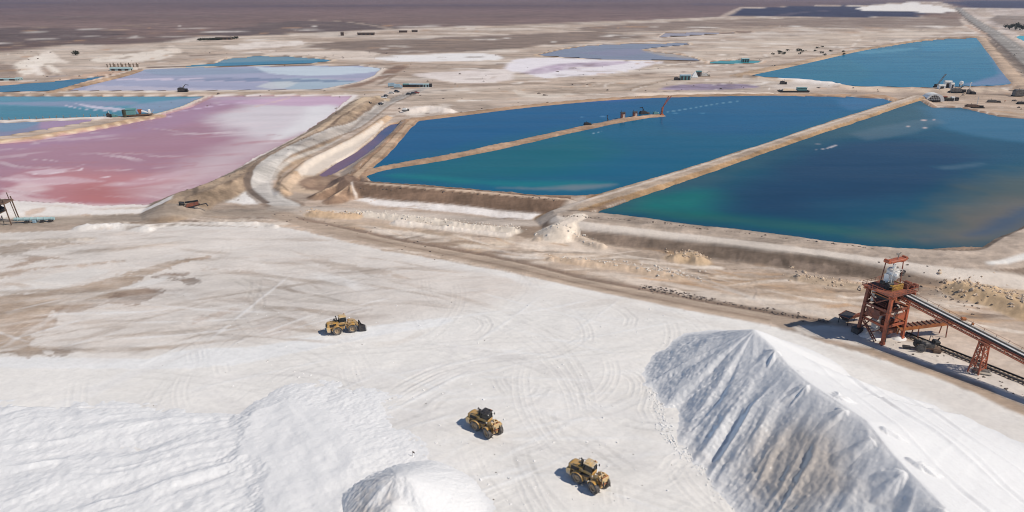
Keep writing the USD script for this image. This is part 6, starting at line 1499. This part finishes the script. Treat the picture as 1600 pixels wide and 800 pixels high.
# machines at the head of the main bank
dm = thing('arched_hall', 'white arched tent hall with a dark glazed front at the head of the bank', 'tent hall', spot(1457, 156.2, 1), -0.12)
a = np.linspace(0, math.pi, 17)
part(dm, 'canopy', hull([(6.4 * math.cos(q) * (1 if x > 0 else 0.96), x * 4.2, 5.4 * math.sin(q) ** 0.9) for q in a for x in (-1, 1)]), 'white_paint')
fr = part(dm, 'front_glazing', hull([(-0.6 + 4.3 * math.cos(q), x, 4.3 * math.sin(q)) for q in a for x in (-4.3, -4.26)]), 'dark_steel', False)
for k in range(6):
    x = -3.6 + k * 1.2
    h = 4.3 * math.sqrt(max(0.05, 1 - (x + 0.0) ** 2 / 4.3 ** 2))
    part(fr, 'mullion', beam((x - 0.6, -4.36, 0), (x - 0.6, -4.36, h), 0.16), 'pale_steel', False)
for z in (1.2, 2.5):
    part(fr, 'transom', beam((-4.4, -4.39, z), (3.2, -4.39, z), 0.16), 'white_paint', False)
part(dm, 'porch', [box((-7.2, -2.6, 0.8), (3.0, 2.6, 1.6), bev=0.1), box((-3, -4.8, 0.4), (10, 1.0, 0.8), bev=0.05)], 'black_steel', False)
for px, py, L, Hh, w, r, lab in ((1475, 154, 3.4, 2.4, 'red_steel', 'rust_steel', 'rusty red cabin right next to the white arched hall'), (1482.5, 155.5, 4.6, 1.8, 'dark_steel', 'shrub', 'dark low cabin, second to the right of the arched hall'),
                                 (1488, 155.5, 2.0, 2.6, 'white_paint', 'white_paint', 'white box cabin between two dark cabins near the arched hall'), (1493.5, 155, 3.0, 2.0, 'black_steel', 'dark_steel', 'black cabin farthest right of the arched hall')):
    shed(lab, spot(px, py, 1), -0.1, L, 2.6, Hh, w, r, 1, 'cabin', 'cabin')
for px, py, L, Hh, lab in ((1470, 139.5, 5, 2.2, 'low white site cabin next to the dark leaning boom'), (1479, 138, 5.4, 4.4, 'tall white site cabin behind the arched hall'), (1486, 139, 2.6, 3.2, 'narrow white site cabin beside the dark screen')):
    shed(lab, spot(px, py, 1), -0.1, L, 3.2, Hh, 'white_paint', 'pale_steel', 1, 'cabin', 'cabin', True)
t = thing('silo', 'small white capped silo above the dark screen by the far pond', 'silo', spot(1500, 139, 1), 0)
part(t, 'cylinder', lathe([(0, 2.0), (0.4, 2.0), (1.4, 3.2), (1.4, 4.8), (1.2, 5.2), (0, 5.6)], 16), 'white_paint')
for k in range(4):
    q = k * math.pi / 2 + 0.4
    part(t, 'leg', beam((1.3 * math.cos(q), 1.3 * math.sin(q), 0), (1.3 * math.cos(q), 1.3 * math.sin(q), 3.3), 0.18), 'dark_steel', False)
t = thing('boom_crane', 'dark crane with a leaning boom at the near edge of the far turquoise pond', 'crane', spot(1463, 138, 1), 0)
part(t, 'cab', [box((0, 0, 1.7), (3.4, 2.4, 2.0), bev=0.15)], 'black_steel', False)
part(t, 'tracks', [hull([(x, s * 1.2 + o, z) for x, z in ((-2.2, 0.5), (-1.8, 0), (1.8, 0), (2.2, 0.5), (1.8, 1.0), (-1.8, 1.0)) for o in (-0.3, 0.3)]) for s in (-1, 1)], 'black_steel', False)
part(t, 'boom', [beam((0.5 + o, 0, 2.4), (5.2 + o, 0, 10.6), 0.3) for o in (-0.5, 0.5)] + [beam((0.5 + 0.55 * k, 0, 2.4 + k), (0.5 + 0.55 * (k + 1) + (0.5 if k % 2 else -0.5), 0, 3.4 + k), 0.18) for k in range(8)], 'grey_machine', False)
small_machine('dark screening machine with pale heap before the far turquoise pond', spot(1497, 143.5, 1), -0.1, 12, 3, 3, ('dark_steel', 'grey_machine'), (7, 4.6))
small_machine('dark pump with a peaked top right of the screening machine', spot(1514, 145, 1), -0.1, 3, 2, 3.6, ('dark_steel', 'grey_machine'))
small_machine('round backed dark pump, rightmost before the far pond', spot(1521, 145.5, 1), -0.1, 3.6, 2, 2.2, ('black_steel', 'dark_steel'))
t = thing('lamp_post', 'thin white post standing behind the peaked dark pump', 'post', spot(1515, 139, 1), 0)
part(t, 'post', beam((0, 0, 0), (0, 0, 4.6), 0.4), 'white_paint', False); part(t, 'head', box((0.2, 0, 4.8), (1.1, 0.6, 0.5), bev=0.1), 'pale_steel', False)
small_machine('dark dredger with a pale mast at the shore of the right pond', spot(1523, 166, 1), -0.1, 12, 3.6, 2.2, ('black_steel', 'brown_wood'), (-7, 1.6), 'dredger', 'dredger', 7.6)
t = small_machine('big dark crusher at the right edge beyond the pond', spot(1596, 150, 0.5), -0.1, 13, 5, 5, ('black_steel', 'grey_machine'), (-10, 4.0), 'crusher', 'crusher')
small_machine('low dark conveyor wagon on the sandy shore at right', spot(1553, 159, 0.5), -0.2, 9, 2, 1.8, ('dark_steel', 'grey_machine'), None, 'wagon', 'wagon')
small_machine('dark flat wagon at the right edge above the sandy shore', spot(1600, 161.5, 0.5), -0.1, 9, 3, 1.6, ('black_steel', 'dark_steel'), None, 'wagon', 'wagon')


def person(label, loc, rot, top, legs_):
    t = thing('person', label, 'person', loc, rot)
    import manifold3d as m3

    def ball(c, r):
        return m3.Manifold.sphere(r, 12).translate(tuple(map(float, c)))
    J = {'p': (0, 0, 0.92, 0.15), 'c': (0, 0, 1.32, 0.17), 'n': (0, 0, 1.5, 0.065), 'h': (0, 0.01, 1.64, 0.105), 'h2': (0, 0.02, 1.69, 0.1)}
    for s, n in ((-1, 'l'), (1, 'r')):
        J.update({n + 'hip': (s * 0.1, 0, 0.9, 0.1), n + 'kn': (s * 0.11, 0.04 * s, 0.5, 0.065), n + 'an': (s * 0.12, 0.09 * s, 0.09, 0.045), n + 'to': (s * 0.13, 0.09 * s + 0.16, 0.05, 0.045),
                  n + 'sh': (s * 0.19, 0, 1.4, 0.075), n + 'el': (s * 0.25, -0.03, 1.12, 0.05), n + 'wr': (s * 0.24, 0.06, 0.88, 0.036), n + 'ha': (s * 0.24, 0.09, 0.78, 0.04)})
    B = [('p', 'c'), ('c', 'n'), ('n', 'h'), ('h', 'h2')] + [(n + a, n + b) for n in 'lr' for a, b in (('hip', 'kn'), ('kn', 'an'), ('an', 'to'), ('sh', 'el'), ('el', 'wr'), ('wr', 'ha'))] + [('p', n + 'hip') for n in 'lr'] + [('c', n + 'sh') for n in 'lr']
    man = None
    for a, b in B:
        q = m3.Manifold.batch_hull([ball(J[a][:3], J[a][3]), ball(J[b][:3], J[b][3])])
        man = q if man is None else man + q
    part(t, 'body', man, legs_, 50)
    j = m3.Manifold.batch_hull([ball((0, 0, 1.0), 0.185), ball((0, 0, 1.34), 0.19), ball((-0.19, 0, 1.4), 0.085), ball((0.19, 0, 1.4), 0.085)])
    part(t, 'jacket', j, top, 50)
    part(t, 'helmet', m3.Manifold.sphere(0.125, 12).scale((1, 1.1, 0.8)).translate((0, 0.02, 1.72)), 'white_paint', 50)
    return t


person('person in dark clothes standing on the sandy shore at the right', spot(1581, 158.5, 0.5), 0.5, 'car_dark', 'car_dark')
person('person in a red jacket near the flat wagon at the right', spot(1570, 159, 0.5), -0.5, 'hi_vis', 'car_dark')
# barge at the foot of the far bank
bg = thing('barge', 'long flat black barge with a green deckhouse moored at the far bank', 'barge', spot(1240, 143.5, 2.2)[:2] + (2.3,), 0.0)
part(bg, 'hull', hull([(x, y, z) for x, z in ((-12, 1.0), (-11, -0.3), (10.5, -0.3), (11.5, 1.0)) for y in (-2.6, 2.6)]), 'black_steel', False)
part(bg, 'deckhouse', box((5.8, 0, 2.0), (7, 3.4, 2.0), bev=0.12), 'teal_paint', False)
part(bg, 'deckhouse_roof', box((6.0, 0, 3.1), (7.6, 3.8, 0.2), bev=0.05), 'teal_paint', False)
part(bg, 'cargo', hull([(-9, -2, 1.0), (-9, 2, 1.0), (2, -2, 1.0), (2, 2, 1.0), (-7, 0, 2.5), (-4, 0.4, 2.3), (0, 0, 2.2), (-8.4, 0.5, 2.2)]), 'rock', False)
for x in (-10, 10):
    for s in (-1, 1):
        part(bg, 'bollard', pipe((x, s * 2.2, 1.0), (x, s * 2.2, 1.5), 0.2, 8), 'dark_steel')
t = small_machine('black truck mounted pump with a white cab above the barge', spot(1224, 130, 1), 0.0, 6, 2.4, 2.6, ('black_steel', 'dark_steel'), None, 'pump_truck', 'truck', 4.2)
# teal works in the middle distance
small_machine('small black pump at the left end of the far teal works', spot(1058, 125.5), 0.0, 6, 2.4, 2.6, ('black_steel', 'dark_steel'))
shed('dark teal shed in the far works, left of the white peaked tent', spot(1070, 125), 0.0, 9, 4, 4.0, 'teal_paint', 'light_blue', 3)
t = thing('peaked_tent', 'white peaked tent in the middle of the far teal works', 'tent', spot(1085, 121.5), 0)
part(t, 'canopy', hull([(-3, -2.4, 0.3), (3, -2.4, 0.3), (-3, 2.4, 0.3), (3, 2.4, 0.3), (0.4, 0, 6.0)]), 'white_paint', False)
part(t, 'side_panel', hull([(-5.5, -2, 0), (-2, -2, 0), (-5.5, 2, 0), (-2, 2, 0), (-4, 0, 3.2)]), 'pale_steel', False)
shed('teal roofed shed just behind the white peaked tent', spot(1091, 119.5), 0.0, 5, 3.4, 4.6, 'grey_machine', 'teal_paint', 1)
small_machine('pale pipe rack right of the white peaked tent', spot(1102, 119.5), 0.0, 9, 2.6, 3, ('concrete', 'pale_steel'), (5, 4))
shed('bright teal boat shed by the small teal pool', spot(1164, 97), 0.0, 8, 4, 3.6, 'teal_paint', 'pale_teal', 3)
shed('long pale teal process hall among posts in the far left', spot(190, 110.5), 0.0, 20, 6, 2.0, 'pale_teal', 'pale_teal', 3, 'process_hall', 'hall')
shed('long low teal hall at the far left edge', spot(12, 125.5), 0.0, 20, 3, 1.4, 'pale_teal', 'pale_teal', 2, 'process_hall', 'hall')
shed('short pale hall next to the low teal hall at the left edge', spot(30, 124.8), 0.0, 5, 3, 1.6, 'pale_teal', 'pale_teal', 1, 'process_hall', 'hall')
for k in range(13):
    px = 168 + k * 4.0 + (k * 7 % 3)
    t = thing('drying_rack', f'{ORD[k]} brown timber rack from the left behind the pale teal hall', 'rack', spot(px, 105.5 - (k % 3) * 0.4), 0.1 * (k % 4), 'timber racks behind the teal hall')
    part(t, 'post', beam((0, 0, 0), (0, 0, 3.2 + (k % 3) * 0.5), 0.9, 0.5), 'wood_brown', False)
    part(t, 'crossbar', beam((-1.2, 0, 2.6), (1.2, 0, 2.4), 0.35), 'wood_brown', False)
for px, py, L, lab in ((572, 54.5, 60, 'long dark wall on the plain, left of the other far buildings'), (630, 51, 30, 'dark low building farther right on the desert edge'), (535, 55.5, 10, 'square dark tower block at the left end of the long dark wall'), (648, 50.3, 22, 'small low building at the right end of the far desert row'), (350, 62, 50, 'dark low store in the far workings at left')):
    shed(lab, spot(px, py), 0.05, L * 0.5, 6, 3 if L > 12 else 5, 'brown_wood', 'dark_rock', 4, 'far_building', 'building')

TREES = ['leftmost of the front row', 'second of the front row', 'third of the front row', 'fourth of the front row', 'fifth of the front row', 'sixth of the front row', 'rightmost of all', 'standing at the back']
# shrubs and far trees: many small leaf faces on stems


def shrub(label, loc, r, h, seed, name='shrub', cat='shrub', group=None, n=160):
    rg = np.random.default_rng(seed)
    t = thing(name, label, cat, loc, 0, group)
    part(t, 'trunk' if name == 'tree' else 'stem', [pipe((0, 0, -0.1), (0.1 * r, 0, h * 0.6), 0.09 * r, 6, 0.04 * r)] + [pipe((0, 0, h * 0.25), (r * 0.5 * math.cos(q), r * 0.5 * math.sin(q), h * 0.7), 0.05 * r, 5, 0.02 * r) for q in (0.4, 2.4, 4.4)], 'wood_brown', False)
    d = rg.normal(size=(n, 3)); d /= np.linalg.norm(d, axis=1, keepdims=True)
    rad = rg.uniform(0.35, 1.0, n) ** 0.5 * (0.8 + 0.35 * np.sin(3 * np.arctan2(d[:, 1], d[:, 0]) + seed))
    c = d * rad[:, None] * np.array([r, r, h * 0.5]) + np.array([0, 0, h * 0.58])
    a, b = rg.normal(size=(n, 3)), rg.normal(size=(n, 3))
    a /= np.linalg.norm(a, axis=1, keepdims=True); b /= np.linalg.norm(b, axis=1, keepdims=True)
    s = rg.uniform(0.16, 0.34, n)[:, None] * r
    v = np.stack([c + a * s, c + b * s, c - a * s * 0.7 - b * s * 0.4], 1).reshape(-1, 3)
    part(t, 'crown' if name == 'tree' else 'foliage', trimesh.Trimesh(v, np.arange(3 * n).reshape(-1, 3), process=False), 'shrub', False)


rg2 = random.Random(12)
shrub('lone dark bush on the pale workings at the far left', spot(119, 86.5), 5, 5, 3)
for k, (px, py) in enumerate(((1571, 44), (1577, 46), (1582, 43), (1587, 47), (1592, 44), (1597, 47), (1601, 44), (1590, 41.5))):
    shrub(f'dark tree, {TREES[k]} in the clump by the highway', spot(px, py), 4.5 + k % 3, 7 + k % 2, 20 + k, 'tree', 'tree', 'trees in the clump by the highway')
for k in range(14):
    px = 312 + k * 4.4 + rg2.uniform(-1, 1)
    shrub(f'{ORD[k]} low dark bush from the left in the line on the far left workings', spot(px, 63.4 - k * 0.2 + rg2.uniform(-0.4, 0.4)), 4.0, 3, 40 + k, 'shrub', 'shrub', 'bushes in the far left line')
for k, (px, py) in enumerate(sorted((rg2.uniform(1205, 1320), rg2.uniform(73, 88)) for _ in range(22))):
    if py < 70 + (1320 - px) * 0.1:
        py += 5
    shrub(f'{ORD[k]} small dark bush from the left on the sand above the highway pond', spot(px, py), 2.6, 2.0, 70 + k, 'shrub', 'shrub', 'bushes on the sand above the highway pond', 70)

# marker stake on the yard
st = thing('marker_stake', 'thin dark survey stake with a small grey flag on the salt yard', 'stake', on_ground(645, 714), 0)
part(st, 'rod', beam((0, 0, -0.1), (0, 0, 1.25), 0.05), 'dark_steel', False)
part(st, 'flag', hull([(0.02, -0.02, 1.22), (0.02, 0.02, 1.22), (0.02, 0, 0.86), (0.42, 0.02, 0.72), (0.3, 0.0, 1.1), (0.42, 0, 0.7)]), 'dark_rock', False)
part(st, 'base', lathe([(0, 0), (0.35, 0), (0.12, 0.25), (0, 0.3)], 10), 'salt_lump')

# broken stone along the banks and salt crumbs on the yard: nobody could count them
ico = trimesh.creation.icosphere(subdivisions=1)


def scatter(name, label, mat, spots, seed, smin, smax):
    rg = np.random.default_rng(seed)
    vs, fs, o = [], [], 0
    for x, y in spots:
        s = smin + (smax - smin) * rg.random() ** 2.5
        v = ico.vertices * (1 + 0.28 * rg.normal(size=(len(ico.vertices), 1))) * s * np.array([1, rg.uniform(0.6, 1), rg.uniform(0.5, 0.9)])
        a = rg.uniform(0, 6.3)
        v = v @ np.array([[math.cos(a), -math.sin(a), 0], [math.sin(a), math.cos(a), 0], [0, 0, 1]])
        vs.append(v + np.array([x, y, ground_z(x, y) - s * 0.15])); fs.append(ico.faces + o); o += len(v)
    p = part('/World', name, trimesh.Trimesh(np.vstack(vs), np.vstack(fs), process=False), mat, False)
    data(stage.GetPrimAtPath(p), label, None, None, 'stuff')


def along(pts, n, spread, seed, z=0):
    rg = np.random.default_rng(seed)
    P = curve(line(pts, z))
    k = rg.integers(0, len(P) - 1, n)
    t = rg.random((n, 1))
    return P[k] + (P[k + 1] - P[k]) * t + rg.normal(size=(n, 2)) * spread


scatter('rubble', 'pale broken rubble on the banks between road and ponds', 'pale_rock', np.vstack([along([(552, 331), (640, 341), (730, 352), (805, 358)], 620, 2.0, 1), along([(840, 372), (870, 364), (930, 382)], 70, 1.6, 2), along([(860, 402), (1000, 418), (1100, 436)], 200, 2, 3)]), 5, 0.12, 0.55)
scatter('rubble', 'tan boulders and clods on the bank behind the plant', 'rock', np.vstack([along([(1500, 450), (1560, 462), (1640, 485)], 420, 3.2, 4), along([(1240, 430), (1330, 446), (1420, 452)], 220, 2.2, 5), along([(1050, 395), (1095, 404)], 90, 1.5, 6), along([(480, 330), (560, 336)], 120, 2, 7)]), 6, 0.15, 0.7)
scatter('rubble', 'dark clods along the brown road and bank edges', 'dark_rock', np.vstack([along([(880, 338), (1000, 346), (1200, 370), (1380, 391)], 110, 0.4, 8, 3), along([(560, 291), (700, 300), (880, 314)], 90, 0.4, 9, 3), along([(1000, 447), (1100, 466), (1290, 502)], 260, 0.8, 10), along([(1330, 520), (1450, 550), (1600, 610)], 60, 3, 11),
                       along([(300, 300), (400, 262), (500, 208)], 60, 2.5, 12, 2), along([(420, 335), (480, 345), (700, 395)], 60, 2.5, 13), along([(1400, 425), (1480, 460), (1520, 480)], 60, 3, 14)]), 7, 0.12, 0.42)
scatter('debris', 'small dark debris and stones strewn over the far works', 'dark_rock', [tuple(at(rng.uniform(0, 1600), 78 + 105 * rng.random() ** 1.3)[:2]) for k in range(420)], 15, 0.3, 1.5)
edge = []
for k in range(900):
    a = rng.uniform(0, 1)
    px, py = [(1040, 640), (1048, 690), (1090, 725), (1155, 795)][min(3, int(a * 4))], 0
    p0, p1 = [((1022, 600), (1032, 650)), ((1032, 650), (1050, 690)), ((1050, 690), (1100, 740)), ((1100, 740), (1170, 812))][min(3, int(a * 4))]
    t = rng.random()
    q = at(p0[0] + (p1[0] - p0[0]) * t, p0[1] + (p1[1] - p0[1]) * t)
    edge.append((q[0] + rng.gauss(0, 0.7), q[1] + rng.gauss(0, 0.7)))
for k in range(500):
    q = at(rng.uniform(300, 1150), rng.uniform(470, 790))
    edge.append((q[0], q[1]))
scatter('salt_crumbs', 'loose white salt lumps on the yard and round the heaps', 'salt_lump', edge, 8, 0.06, 0.26)
scatter('dark_crumbs', 'small dark clods lying on the salt yard', 'dark_rock', [tuple(at(rng.uniform(200, 1150), rng.uniform(430, 790))[:2]) for k in range(110)], 9, 0.05, 0.14)

# thin air over the plain
haze = usdkit.material(stage, '/World/Looks/haze_look', {'v': ('principled_volume', {'color': (0.72, 0.78, 1.0), 'density': HAZE, 'anisotropy': 0.2})}, [], volume='v.volume')
hm = usdkit.mesh(stage, '/World/haze', trimesh.creation.box((150000, 150000, 96), transform=trimesh.transformations.translation_matrix((0, 0, 38))), haze)
data(hm.GetPrim(), 'thin dry haze over the desert plain', None, None, 'stuff')
